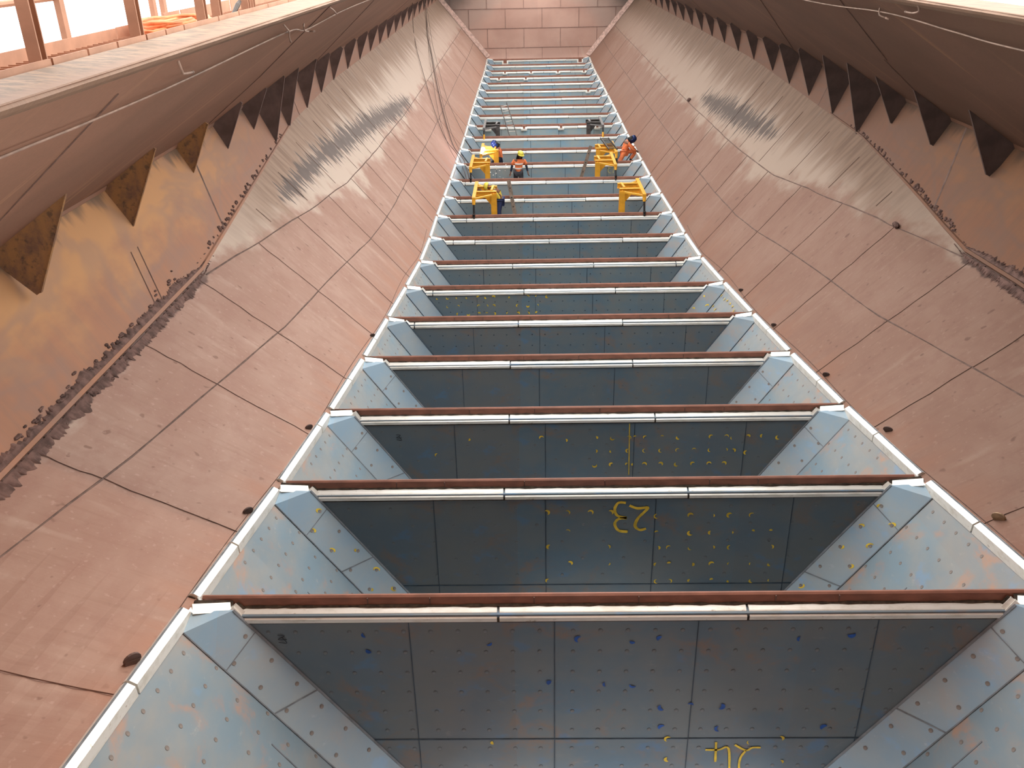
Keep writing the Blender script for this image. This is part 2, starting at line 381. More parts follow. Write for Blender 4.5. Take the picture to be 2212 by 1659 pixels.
# ------------------------------------------------------------------ hopper dimensions (metres)
XW, ZC = 7.06, 8.845           # crease between upper wall and overhang
XR, ZR = 3.31, 11.342          # rim of the overhang
YN, YE = -3.5, 69.25           # near and far ends
DIV = {1: (68.935, 4.239, 3.701), 2: (66.235, 4.17, 3.671), 3: (63.535, 4.12, 3.657), 4: (60.835, 4.089, 3.662), 5: (58.135, 4.067, 3.684),
       6: (55.435, 4.039, 3.7), 7: (52.735, 4.012, 3.704), 8: (50.035, 3.99, 3.717), 9: (47.335, 3.978, 3.718), 10: (44.635, 3.954, 3.708),
       11: (41.935, 3.937, 3.702), 12: (39.235, 3.923, 3.716), 13: (36.535, 3.916, 3.735), 14: (33.835, 3.921, 3.748), 15: (31.135, 3.962, 3.768),
       16: (28.435, 4.048, 3.772), 17: (25.735, 4.156, 3.732), 18: (23.035, 4.322, 3.722), 19: (20.335, 4.596, 3.756), 20: (17.635, 4.891, 3.8),
       21: (14.935, 5.209, 3.838), 22: (12.235, 5.55, 3.893), 23: (9.535, 5.961, 3.94), 24: (6.835, 6.376, 4.051), 25: (4.135, 6.79, 4.15)}
SLZ = [(YN, 7.95)] + [(DIV[i][0], DIV[i][1]) for i in range(25, 0, -1)] + [(75, 4.35)]
SLX = [(YN, 4.2)] + [(DIV[i][0], DIV[i][2]) for i in range(25, 0, -1)] + [(75, 3.7)]
JN = {-1: ([(YN, 6.1), (7.49, 6.1), (13.9, 6.15), (20.98, 6.6), (22.86, 6.75), (25.2, 6.85), (29.8, 7.0), (43, 7.05), (75, 7.055)],
           [(YN, 7.24), (7.49, 7.28), (13.9, 7.25), (20.98, 7.84), (22.86, 7.96), (25.2, 8.0), (29.8, 8.12), (43, 8.14), (52, 8.18), (75, 8.3)]),
      1: ([(YN, 6.1), (12, 6.1), (14, 6.15), (16.8, 6.35), (20.5, 6.6), (32.6, 7.0), (46, 7.055), (75, 7.055)],
          [(YN, 7.46), (12, 7.46), (14, 7.36), (16.8, 7.64), (20.5, 7.91), (32.6, 8.13), (46, 8.18), (75, 8.3)])}
def slot(Y): return interp(Y, SLX), interp(Y, SLZ)
def jnt(s, Y): return interp(Y, JN[s][0]), interp(Y, JN[s][1])
def on_slope(s, Y, t, off=0.0):
    a = slot(Y); b = jnt(s, Y); dx, dz = b[0] - a[0], b[1] - a[1]; L = math.hypot(dx, dz)
    return Vector((s * (a[0] + t * dx - dz / L * off), Y, a[1] + t * dz + dx / L * off))
YS = sorted(set([YN, 1, 2.5] + [d[0] for d in DIV.values()] + [13.9, 12.9, 16.2, 18.9, 20.98, 22.86, 25.2, 29.8, 7.49, 8.5, 11.0, YE]))

# ------------------------------------------------------------------ large structure
SEAM_A = [(13.85, 0.975), (16.15, 0.824), (19.55, 0.675), (23.0, 0.587), (28.3, 0.545), (35, 0.53), (69, 0.53)]
SEAM_B = [(5.2, 0.87), (6.52, 0.775), (8.5, 0.644), (11.9, 0.53), (14.7, 0.45), (18.2, 0.372), (21, 0.315), (23.2, 0.299), (29, 0.283), (69, 0.285)]
def slope(s):
    mb = MB(); uv = []
    NT = 8
    for Y in YS:
        for k in range(NT + 1):
            p = on_slope(s, Y, k / NT); mb.v.append(tuple(p)); uv.append((Y, k / NT))
    for i in range(len(YS) - 1):
        for k in range(NT):
            a = i * (NT + 1) + k; q = (a, a + 1, a + NT + 2, a + NT + 1)
            mb.f.append(q if s > 0 else q[::-1]); mb.mi.append(0)
    def seam(pts, wd, mi=1):
        top = []
        for j, (Y, t) in enumerate(pts):
            d = (on_slope(s, *pts[min(j + 1, len(pts) - 1)]) - on_slope(s, *pts[max(j - 1, 0)])).normalized()
            nrm = (on_slope(s, Y, t, 1) - on_slope(s, Y, t)).normalized(); sd = d.cross(nrm).normalized()
            jt = wd * (0.42 + 0.3 * random.random())
            top.append([on_slope(s, Y, t, 0.002) - sd * jt, on_slope(s, Y, t, 0.012), on_slope(s, Y, t, 0.002) + sd * jt])
        mb.loft(top, mi, False, False)
        while len(uv) < len(mb.v): uv.append((0, 0))
    def dense(tab, n=60):
        y0, y1 = tab[0][0], tab[-1][0]
        return [(lerp(y0, y1, k / n), interp(lerp(y0, y1, k / n), tab) + random.uniform(-.0015, .0015)) for k in range(n + 1)]
    seam(dense(SEAM_A, 90), 0.022); seam(dense(SEAM_B, 110), 0.02)
    seam([(Y, 0.035 + 0.01 * math.sin(Y)) for Y in [5 + k * 0.6 for k in range(36)]], 0.008)
    for j, Y in enumerate([2.6, 5.3, 8.1, 11.05, 13.55, 16.1, 18.5, 21.0, 23.6, 26.0, 28.7, 31.3, 34.0, 38.5, 44, 52, 60]):
        ta, tb = interp(Y, SEAM_A), interp(Y, SEAM_B)
        if Y < 13.8: ta = 0.97
        o = random.uniform(-.25, .25)
        wd = 0.0075 if Y < 25 else 0.005
        seam([(Y + random.uniform(-.02, .02), lerp(tb, ta, k / 6)) for k in range(7)], wd, 2)
        seam([(Y + (1.3 if j % 2 and Y > 24 else 0) + random.uniform(-.02, .02), lerp(0.0, tb, k / 5)) for k in range(6)], wd, 2)
        if 16 < Y < 30: seam([(Y + 1.2, lerp(ta, 0.93, k / 5)) for k in range(6)], wd * 0.7, 2)
    o = mb.build('wall_left' if s < 0 else 'wall_right', [M['slopeL' if s < 0 else 'slopeR'], M['seam'], M['fseam' if s < 0 else 'fseamR']], None, False, uv)
    return struct(o)
slope(-1); slope(1)

def upper(s):
    mb = MB(); uv = []; NT = 4
    for Y in YS:
        a = jnt(s, Y)
        for k in range(NT + 1):
            t = k / NT; mb.v.append((s * lerp(a[0], XW, t), Y, lerp(a[1], ZC, t))); uv.append((Y, t))
    for i in range(len(YS) - 1):
        for k in range(NT):
            a = i * (NT + 1) + k; q = (a, a + 1, a + NT + 2, a + NT + 1)
            mb.f.append(q if s > 0 else q[::-1]); mb.mi.append(0)
    def P(Y, t, off):
        a = jnt(s, Y); dx, dz = XW - a[0], ZC - a[1]; L = math.hypot(dx, dz)
        return Vector((s * (a[0] + t * dx - dz / L * off), Y, a[1] + t * dz + dx / L * off))
    for Y, w_ in ((16.6, 0.03), (13.2, 0.009), (12.95, 0.009), (24.2, 0.012), (33, 0.012), (41, 0.012)):
        mb.loft([[P(Y - w_ - 1.0 * (1 - k / 6) * (Y < 18), k / 6, 0.003), P(Y - 1.0 * (1 - k / 6) * (Y < 18), k / 6, 0.012), P(Y + w_ - 1.0 * (1 - k / 6) * (Y < 18), k / 6, 0.003)] for k in range(7) if w_ > .01 or k < 4], 1, False, False)
    # ledge bead where wall meets slope
    mb.loft([[P(Y, 0.0, 0.0), P(Y, 0.008, 0.035), P(Y, 0.035, 0.035), P(Y, 0.045, 0.0)] for Y in YS if Y < 24], 0, False, False)
    # fillet bead under the overhang
    mb.loft([[(s * (XW - 0.0), Y, ZC - 0.05), (s * (XW - 0.035), Y, ZC - 0.02), (s * (XW - 0.07), Y, ZC + 0.045)] for Y in YS], 0, False, False)
    while len(uv) < len(mb.v): uv.append((mb.v[len(uv)][1], 0.05))
    return struct(mb.build('wall_upper_left' if s < 0 else 'wall_upper_right', [M['upper' if s < 0 else 'upperR'], M['seam']], None, False, uv))
upper(-1); upper(1)

def over_pt(s, Y, t, off=0.0):
    dx, dz = XR - XW, ZR - ZC; L = math.hypot(dx, dz)
    return Vector((s * (XW + t * dx - dz / L * off), Y, ZC + t * dz + dx / L * off))
def overhang(s):
    mb = MB()
    for i in range(12):
        y0, y1 = lerp(YN, YE, i / 12), lerp(YN, YE, (i + 1) / 12)
        q = [over_pt(s, y0, 0), over_pt(s, y0, 1), over_pt(s, y1, 1), over_pt(s, y1, 0)]
        mb.face(q if s > 0 else q[::-1], 0)
        b = [over_pt(s, y0, 0, -0.3), over_pt(s, y0, 0.86, -0.10), over_pt(s, y1, 0.86, -0.10), over_pt(s, y1, 0, -0.3)]
        mb.face(b[::-1] if s > 0 else b, 0)
    for ya, ta, yb, tb, w_ in ((12.83, 0.98, 15.55, 0.48, 0.012), (15.55, 0.48, 17.4, 0.0, 0.012), (19.55, 0.85, 26.7, 0.08, 0.016), (33.0, .95, 41.0, 0.05, 0.016), (6.5, .9, 8.6, 0.1, .006)):
        if s > 0: ya, yb = ya + 0.7, yb + 0.55
        rows = []
        for k in range(9):
            Y, t = lerp(ya, yb, k / 8), lerp(ta, tb, k / 8)
            rows.append([over_pt(s, Y - w_, t, 0.002), over_pt(s, Y, t, 0.01), over_pt(s, Y + w_, t, 0.002)])
        mb.loft(rows, 1, False, False)
    return struct(mb.build('wall_overhang_left' if s < 0 else 'wall_overhang_right', [M['over' if s < 0 else 'overR'], M['seam']]))
overhang(-1); overhang(1)

for k, s in ((1, -1), (2, 1)):      # worn flat rim on top of each overhang
    mb = MB(); rows = []
    n = 150
    for i in range(n + 1):
        Y = lerp(YN, YE, i / n); j = random.uniform(-.012, .012)
        rows.append([(s * (XR + .03), Y, ZR - .05), (s * (XR - 0.005 + j * .6), Y, ZR - 0.02), (s * (XR + .015 + j * .5), Y, ZR + .006), (s * (XR + .2), Y, ZR + .012 + j * .3),
                     (s * (XR + .47), Y, ZR + .012), (s * (XR + .5 + j), Y, ZR - .01), (s * (XR + .5), Y, ZR - .16), (s * (XR + .3), Y, ZR - .16)])
    mb.loft(rows, 0); struct(mb.build('trim_%d' % k, M['rim']))

# far end wall, with fillet strips in its corners
mb = MB()
zb = 4.1
xs = [-7.3, -3.7, 3.7, 7.3]
mb.face([(-3.9, YE, zb), (3.9, YE, zb), (7.3, YE + .05, 8.4), (7.3, YE + .1, 12.5), (-7.3, YE + .1, 12.5), (-7.3, YE + .05, 8.4)], 0)
for r in range(6):
    z = 4.95 + 1.32 * r
    mb.box((0, YE - .004, z), (14, .012, .03), 1)
    for c in range(-3, 4):
        x = c * 2.62 + (1.31 if r % 2 else 0) + 0.3
        mb.box((x, YE - .004, z - .66), (.025, .012, 1.3), 1)
struct(mb.build('wall_back', [M['end'], simple('end_wall_joint', (0.26, 0.155, 0.13), 0.8)]))
for k, s in ((3, -1), (4, 1)):
    mb = MB()
    a = on_slope(s, YE - .02, 0.02, .02); b = on_slope(s, YE - .02, 0.985, .02)
    n1 = Vector((0, -0.32, 0)); n2 = Vector((-s * .28, 0, .1))
    mb.loft([[a + n1, a + n2, a - n1 * .1], [b + n1, b + n2, b - n1 * .1]], 0)
    struct(mb.build('trim_%d' % k, simple('pale_pink_fillet_plate', (0.50, 0.335, 0.28), 0.7)))
# near end plate behind the viewer
mb = MB(); mb.face([(-4.2, YN, 7.9), (-7.1, YN, 8.845), (-4.3, YN, 10.6), (4.3, YN, 10.6), (7.1, YN, 8.845), (4.2, YN, 7.9)][::-1], 0)
struct(mb.build('wall_front', M['over']))
# unseen roof and wall added above and behind the viewer, darkening the near bays
mb = MB(); mb.box((0, 1.2, 15.6), (22, 11, .25)); struct(mb.build('ceiling_blocker', M['over']))
mb = MB(); mb.box((0, YN - .6, 11.6), (22, .25, 8.0)); struct(mb.build('wall_blocker', M['over']))
# hopper bottom and timber decks standing inside the bays
mb = MB(); mb.box((0, 33, -0.1), (10, 76, .2)); struct(mb.build('floor', M['seam']))

# ------------------------------------------------------------------ dividers between the discharge bays
T55 = math.tan(math.radians(55.5))
JOINTS = {24: [-1.16, 1.21], 23: [-1.17, 1.11], 22: [-1.16, 1.07], 21: [-1.19, 1.03], 20: [-3.26, -1.07, 1.12], 19: [-3.14, -0.96, 1.22, 3.3], 18: [-1.27, 0.89, 3.08],
          17: [-3.06, -2.42, -0.23, 1.93], 16: [-2.83, -0.68, 1.5], 15: [-3.2, -0.96, 1.17], 14: [-3.2, -0.16, 1.99], 13: [-0.65, 1.03], 12: [-0.91, 1.26], 11: [-3.2, -0.83, 1.33],
          10: [-1.9, 1.6], 9: [-3.2, -0.86, 1.27], 8: [-3.2, -0.51, 1.63], 7: [-1.06, 1.11], 6: [-1.07, 1.1], 5: [-1.24, 0.87], 4: [-0.42, 1.31], 3: [-1.5, 0.3, 2.1], 2: [-1.64, 0.53, 2.63], 1: [-0.19, 1.99], 25: [-1.2, 1.2]}
LUGS = {1: [-2.4, 3.03], 3: [-2.3, -0.55, 1.25, 2.99], 4: [-2.63, -0.9], 6: [2.77], 10: [-2.73, -1.0, 0.79, 2.54]}
PAINT = {23: [[(0.341, 5.693), (0.249, 5.694), (0.206, 5.599), (0.244, 5.501), (0.36, 5.467)], [(0.36, 5.467), (0.257, 5.451), (0.213, 5.376), (0.263, 5.277), (0.379, 5.256)],
              [(0.388, 5.652), (0.492, 5.609), (0.618, 5.621), (0.575, 5.553), (0.499, 5.457), (0.469, 5.346), (0.529, 5.283), (0.609, 5.302)]],
         24: [[(1.038, 4.558), (1.052, 4.273)], [(0.937, 4.448), (1.07, 4.447), (1.173, 4.465), (1.211, 4.087)], [(1.234, 4.518), (1.355, 4.438), (1.417, 4.477), (1.502, 4.477)],
              [(1.355, 4.438), (1.308, 4.331), (1.306, 4.182), (1.35, 4.086)]],
         13: [[(2.374, 3.746), (2.418, 3.678), (2.545, 3.659)], [(2.545, 3.656), (2.428, 3.636), (2.396, 3.56), (2.449, 3.475), (2.534, 3.457)], [(2.612, 3.675), (2.61, 3.455)]],
         22: [[(0.682, 5.328), (0.702, 4.404)]]}
MARKS = {22: [(x, z) for z in (5.075, 4.842, 4.59) for x in (0.16, 0.43, 0.68, 0.78, 0.937, 1.188, 1.446, 1.697, 1.948, 2.177)] +
             [(2.279, 5.055), (2.504, 5.069), (2.737, 5.082), (2.973, 5.055), (2.299, 4.824), (2.51, 4.788), (2.327, 4.504), (-1.812, 5.083), (-2.295, 4.797), (-0.665, 5.085), (-0.308, 5.039)],
         23: [(x, z) for z, r in ((5.49, (0.737, 0.887, 1.159, 1.419, 1.65, 1.921, 2.152)), (5.23, (0.75, 0.902, 1.177, 1.439, 1.673, 1.947, 2.179)), (5.0, (0.762, 0.915, 1.192, 1.457, 1.693, 1.969, 2.204)),
                                  (4.735, (0.776, 0.93, 1.21, 1.478, 1.715, 1.995, 2.232)), (4.467, (0.789, 0.946, 1.228, 1.499, 1.739, 2.021, 2.261))) for x in r] +
             [(-0.38, 5.263), (-0.648, 5.555), (-0.388, 5.552), (-0.098, 5.549), (0.151, 5.546), (0.13, 5.02), (-0.352, 4.761), (0.137, 4.764), (-0.622, 4.487), (-0.603, 5.028)],
         19: [(x, z) for z in (4.34, 4.115, 3.915) for x in (-3.03, -2.79, -2.55, -2.31, -2.05, -1.86, -1.69, -1.35, -1.11, -0.87, -0.65, -0.4)],
         24: [(1.391, 4.556), (1.686, 4.602), (1.889, 4.554), (2.114, 4.552), (1.719, 4.262), (-0.006, 4.556), (0.261, 4.602), (0.544, 4.601), (0.547, 4.548), (0.564, 4.313), (-1.236, 4.566)]}
BLUE = [(-2.44, 6.02), (-1.269, 5.914), (-0.38, 5.939), (0.133, 5.935), (0.407, 5.932), (-0.646, 5.372), (-0.099, 5.363), (0.156, 5.361), (0.467, 5.05), (0.479, 4.757), (-2.419, 5.835), (1.03, 5.059), (1.055, 4.749), (2.126, 4.747), (0.735, 5.061), (1.75, 5.928), (2.21, 6.0)]
SPECIAL = {24: 'nearest divider in full view, dark plate with a yellow 24 low on its face', 23: 'divider with a large upside-down yellow 23 painted on its dark face',
           22: 'divider whose dark face has a yellow line and rows of yellow crescents', 19: 'divider with rows of yellow crescents on the left half of its face',
           13: 'divider with a faint yellow 13 on its face behind the right yellow frames', 1: 'farthest divider, with two square notches, against the pink end wall'}
WHERE = {25: 'divider below the picture edge, nearest of all', 21: 'divider next behind the one with the yellow line and crescents', 20: 'divider with dented white edging at its right end, next nearer than the crescent-marked half-face',
         18: 'divider next behind the one with crescents on its left half', 17: 'divider two behind the one with crescents on its left half', 16: 'divider carrying the black feet of the nearest two yellow frames',
         15: 'divider with a brown timber leaning on its left part', 14: 'divider in front of the standing worker, hiding his knees', 12: 'divider just behind the welder and the kneeling orange worker',
         11: 'divider carrying the yellow feet of the two dark frames', 10: 'divider with four small white lugs, behind the two dark frames', 9: 'divider crossed by the upper half of the tall ladder',
         8: 'divider crossed by the very top of the tall ladder', 7: 'divider next behind the top of the tall ladder', 6: 'divider with one small white lug near its right end',
         5: 'plain divider between the single-lug divider and the two-lug divider', 4: 'divider with two small white lugs on its left half', 3: 'divider with four small white lugs, near the end wall',
         2: 'divider next in front of the farthest one'}
def bolt_mesh(name, mat, r=0.022, h=0.0035):
    mb = MB(); n = 10
    mb.loft([[(r * k * math.cos(a), -z, r * k * math.sin(a)) for a in [2 * math.pi * i / n for i in range(n)]] for k, z in ((1.0, 0), (1.0, h * .6), (.75, h))], 0)
    o = mb.build(name, mat); me = o.data; bpy.data.objects.remove(o); return me
BOLT_D = bolt_mesh('bolt', M['boltd']); BOLT_L = bolt_mesh('bolt_light', M['bolt'])
def bolt(me, p, nrm, parent):
    o = bpy.data.objects.new('bolt', me); COL.objects.link(o); o.parent = parent
    ol = Vector(ORI[parent.name])
    q = Vector((0, -1, 0)).rotation_difference(Vector(nrm).normalized())
    o.rotation_mode = 'QUATERNION'; o.rotation_quaternion = q; o.location = Vector(p) - ol
    ORI[o.name] = tuple(p)
def cres(mb, c, ax, az, r, a0, a1, wd, off):
    """painted crescent on a plate at c, with plate axes ax, az and normal offset off"""
    n = 7; rows = []
    for i in range(n + 1):
        a = lerp(a0, a1, i / n); e = wd * math.sin(math.pi * (i + .35) / (n + .7))
        rows.append([c + off + (ax * math.cos(a) + az * math.sin(a)) * (r - e * .5), c + off + (ax * math.cos(a) + az * math.sin(a)) * (r + e * .7)])
    mb.loft(rows, 0, False, False)
def stroke(mb, pts, c0, ax, az, wd, off):
    # smooth polyline
    P = []
    q = [pts[0]] + list(pts) + [pts[-1]]
    for i in range(1, len(q) - 2):
        for k in range(5):
            t = k / 5
            P.append(tuple(0.5 * ((2 * q[i][j]) + (-q[i - 1][j] + q[i + 1][j]) * t + (2 * q[i - 1][j] - 5 * q[i][j] + 4 * q[i + 1][j] - q[i + 2][j]) * t * t + (-q[i - 1][j] + 3 * q[i][j] - 3 * q[i + 1][j] + q[i + 2][j]) * t ** 3) for j in (0, 1)))
    P.append(pts[-1]); rows = []
    for i, p in enumerate(P):
        a = P[max(i - 1, 0)]; b = P[min(i + 1, len(P) - 1)]; d = Vector((b[0] - a[0], b[1] - a[1])); d.normalize(); nx, nz = -d.y, d.x
        e = wd * (0.85 + .3 * random.random()) / 2
        rows.append([ax * (p[0] + nx * e) + az * (p[1] + nz * e) + off, ax * (p[0] - nx * e) + az * (p[1] - nz * e) + off])
    mb.loft(rows, 0, False, False)
LP = [(-.045, -.100), (-.085, -.108), (-.115, -.122), (-.165, -.158), (-.165, -.20), (-.045, -.20)]   # liner angle, y and z from the ridge
def divider(i):
    y, z0, W = DIV[i]; yf = y - .15; near = i >= 21
    t = thing('divider', (0, y, z0 - 3.4), (SPECIAL.get(i) or WHERE[i]), 'divider', 'dividers between the discharge bays')
    zt, zbm = z0 - .13, z0 - 3.4
    def hw(z): return max(0.35, W - .02 - (z0 - z) / T55)
    mb = MB()
    mb.loft([[(-hw(zt), yy, zt), (hw(zt), yy, zt), (hw(zbm), yy, zbm), (-hw(zbm), yy, zbm)] for yy in (yf, y - .02)], 0)
    vx = [-2.05, -.65, .72, 2.42]
    j = random.uniform(-.06, .06)
    zs_ = z0 - (1.77 if i == 24 else 1.54)
    for x in vx:
        zz = zt - .05
        zlow = z0 - 1.7 - random.random()
        while hw(zlow) < abs(x) + .05 and zlow < zz: zlow += .1
        if zlow < zz: mb.box((x + j, yf - .002, (zz + zlow) / 2), (.009 if i > 18 else .016, .006, zz - zlow), 1)
    if near: mb.box((0, yf - .002, zs_), (hw(zs_) * 2 - .1, .008, .014), 1)
    if 15 <= i < 21:
        for r in range(3):
            for c in range(-12, 13):
                xx, zz = c * .27 + j, z0 - .38 - r * .25
                if abs(xx) < hw(zz) - .35: mb.box((xx, yf - .002, zz), (.026, .006, .022), 1)
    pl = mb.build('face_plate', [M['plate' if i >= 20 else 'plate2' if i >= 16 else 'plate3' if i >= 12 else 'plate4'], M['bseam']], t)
    # ridge
    mb = MB()
    mb.loft([[(x, y - .045, z0 - .105), (x, y - .03, z0 - .01), (x, y - .012, z0 + .006), (x, y + .012, z0), (x, y + .03, z0 - .105)] for x in [lerp(-W - .17, W + .17, k / 14) for k in range(15)]], 0)
    if i > 14:
        for x in (-2.5, -1.9, -.9, .1, 1.4, 2.0):
            mb.box((x + j * 3, y - .039, z0 - .06), (.008, .016, .09), 1)
    mb.build('ridge_cap', [M['ridge'], M['seam']], t)
    # dark backing that shows in the joints of the white edging
    xl = W - .42
    mb = MB(); mb.box((0, y - .10, z0 - .19), (xl * 2 + .06, .118, .05), 0)
    rows = []
    for k in range(90):
        x = lerp(-xl, xl, k / 89); e = random.uniform(0, .014) if i > 14 else 0
        rows.append([(x, y - .047, z0 - .092 + e), (x, y - .056 - e, z0 - .095), (x, y - .056, z0 - .115)])
    mb.loft(rows, 0, False, False)
    mb.build('edging_backing', M['joint'], t)
    js = [-xl] + [q for q in JOINTS[i] if abs(q) < xl - .1] + [xl]
    lugs = LUGS.get(i, [])
    for a, b in zip(js, js[1:]):
        cuts = sorted([q for q in lugs if a < q < b]); ed = [a + .012]
        for q in cuts: ed += [q - .14, q + .14]
        ed.append(b - .012)
        for p, q in zip(ed[::2], ed[1::2]):
            dz = random.uniform(-.006, .006)
            mb = MB(); mb.loft([[(x, y + v, z0 + w_ + dz) for v, w_ in LP] for x in (p, q)], 0); mb.build('white_edging', M['liner'], t)
    for q in lugs:      # squared notch framed in white edging
        mb = MB(); h = .34 if i == 1 else .22
        bw = .17 if i == 1 else .10
        for sx in (-1, 1): mb.beam((q + sx * bw, y - .15, z0 - .10), (q + sx * bw, y - .19, z0 - h), .09, .10, (0, 1, 0))
        mb.beam((q - bw - .04, y - .185, z0 - h), (q + bw + .04, y - .185, z0 - h), .13, .08, (0, 0, 1))
        mb.box((q, y - .10, z0 - h * .55), (bw * 1.5, .13, h * .8), 1)
        mb.build('notch_frame', [M['liner'], M['ridge']], t)
    for s in (-1, 1):
        # riser and corner edging
        dip = random.uniform(0.0, .06)
        p0 = Vector((s * (xl + .01), y - .12, z0 - .15)); p1 = Vector((s * (xl + .085), y - .11, z0 - .02 - dip)); p2 = Vector((s * (W - .10), y - .22, z0 + .03 - dip * .5)); p3 = Vector((s * (W - .03), y - .27, z0 + .055))
        mb = MB(); mb.beam(p0, p1, .12, .05, (0, -.6, .8)); mb.beam(p0 + Vector((0, -.012, 0)), p1 + Vector((0, -.012, .01)), .05, .06, (0, -.6, .8)); mb.build('riser_edging', M['liner'], t)
        mb = MB(); mb.beam(p1 + Vector((s * .012, 0, 0)), p3, .10, .045, (0, -.5, .85)); mb.build('corner_edging', M['liner'], t)
        mb = MB(); mb.beam(p1 + Vector((0, .03, -.03)), p3 + Vector((0, .05, -.02)), .14, .05, (0, -.5, .85)); mb.beam(p0 + Vector((0, .03, -.02)), p1 + Vector((0, .03, -.02)), .15, .05, (0, -.6, .8)); mb.build('edging_backing', M['joint'], t)
        # sloping plate across the corner of the bay
        dp = 2.9
        A = Vector((s * (W - .385), yf - .004, z0 - .085)); B = Vector((s * (W + .0), yf - .36, z0 + .01)); D = Vector((-s * dp / T55, 0, -dp))
        nrm = (B - A).cross(D); nrm.normalize()
        if nrm.z < 0: nrm = -nrm
        A += nrm * .012 - D * .012; B += nrm * .012 + D * .006
        mb = MB(); mb.loft([[A, B, B - nrm * .02, A - nrm * .02], [A + D, B + D, B + D - nrm * .02, A + D - nrm * .02]], 0)
        mb.beam(A + nrm * .004, A + D + nrm * .004, .022, .01, nrm, 1); mb.beam(B + nrm * .002, B + D + nrm * .002, .012, .008, nrm, 1)
        if near:
            q = .35 + .1 * (s > 0); mb.beam(A + D * q + nrm * .002, B + D * q + nrm * .002, .012, .008, nrm, 1)
            mb.beam(A + D * .09 + nrm * .002, B + D * .16 + nrm * .002, .008, .006, nrm, 1)
        mb.face([A, B, p3 + Vector((0, 0, -.015)), p1 + Vector((0, 0, -.015))], 0)
        cp = mb.build('corner_plate', [M['corner' if i > 20 else 'cornerF'], M['lseam' if i > 20 else 'bseam']], t)
        if i >= 21:
            for k in range(8 if i > 22 else 5):
                for f_, e in ((.22, .0), (.78, .06)):
                    q = .09 + k * .105 + e
                    if q < .95: bolt(BOLT_L, A + (B - A) * f_ + D * q + nrm * .001, nrm, cp)
        if (i == 23 or (i == 19 and s > 0)):
            ax = (B - A).normalized(); az = D.normalized()
            for k in range(8 if i == 23 else 4):
                for f_, e in ((.22, .0), (.78, .06)):
                    if random.random() < .8:
                        q = .09 + k * .105 + e; a0 = random.uniform(0, 6); mb = MB()
                        cres(mb, A + (B - A) * f_ + D * q, ax, az, .036, a0, a0 + random.uniform(1.6, 4), .022 if i == 23 else .03, nrm * .004)
                        mb.build('paint_mark', M['yellowpaint'], cp)
    if near and i < 25:
        nr = 8 if i == 24 else 5
        for r in range(nr):
            zz = z0 - .33 - r * .262
            for c in range(-13, 14):
                xx = c * .262 + .02 + (0.06 if c > -3 else 0)
                if abs(xx) < hw(zz) - .33 and (i > 21 or r < 3) and (i == 24 or (r + c) % 2 == 0): bolt(BOLT_D, (xx, yf - .001, zz), (0, -1, 0), pl)
    ax, az = Vector((1, 0, 0)), Vector((0, 0, 1)); off = Vector((0, yf - .009, 0))
    if i in PAINT:
        mb = MB()
        for st in PAINT[i]: stroke(mb, st, None, ax, az, {23: .036, 24: .024, 13: .028, 22: .014}[i], off)
        o = mb.build({23: 'painted_number', 24: 'painted_number', 13: 'painted_number'}.get(i, 'painted_line'), M['yellowpaint'] if i != 13 else simple('pale_green_yellow_paint', (.60, .62, .30), .6), pl)
    if i in MARKS:
        for x, zz in MARKS[i]:
            if random.random() < .12: continue
            mb = MB()
            a0 = random.uniform(-1.2, 3.2); cres(mb, Vector((x, 0, zz)), ax, az, .032, a0, a0 + random.uniform(1.3, 3.6), random.uniform(.012, .028) * (1.3 if i == 19 else 1), off)
            mb.build('paint_mark', M['yellowpaint'], pl)
    if i == 24:
        for x, zz in BLUE:
            mb = MB(); a0 = random.uniform(0, 5); cres(mb, Vector((x, 0, zz)), ax, az, .036, a0, a0 + random.uniform(1.5, 3), random.uniform(.02, .04), off); mb.build('paint_mark', M['bluepaint'], pl)
    if i in (22, 24):
        mb = MB(); x0, zz = (-2.913, 5.174) if i == 22 else (-3.3, 6.02)
        for st in ([(0, 0), (.05, -.01), (.0, -.055), (.065, -.055)], [(.0, -.09), (.06, -.10), (.03, -.03)]): stroke(mb, [(x0 + a * 1.3, zz + b) for a, b in st], None, ax, az, .008, off)
        mb.build('marker_scribble', M['chalk'], pl)
    return t
for i in range(1, 26): divider(i)

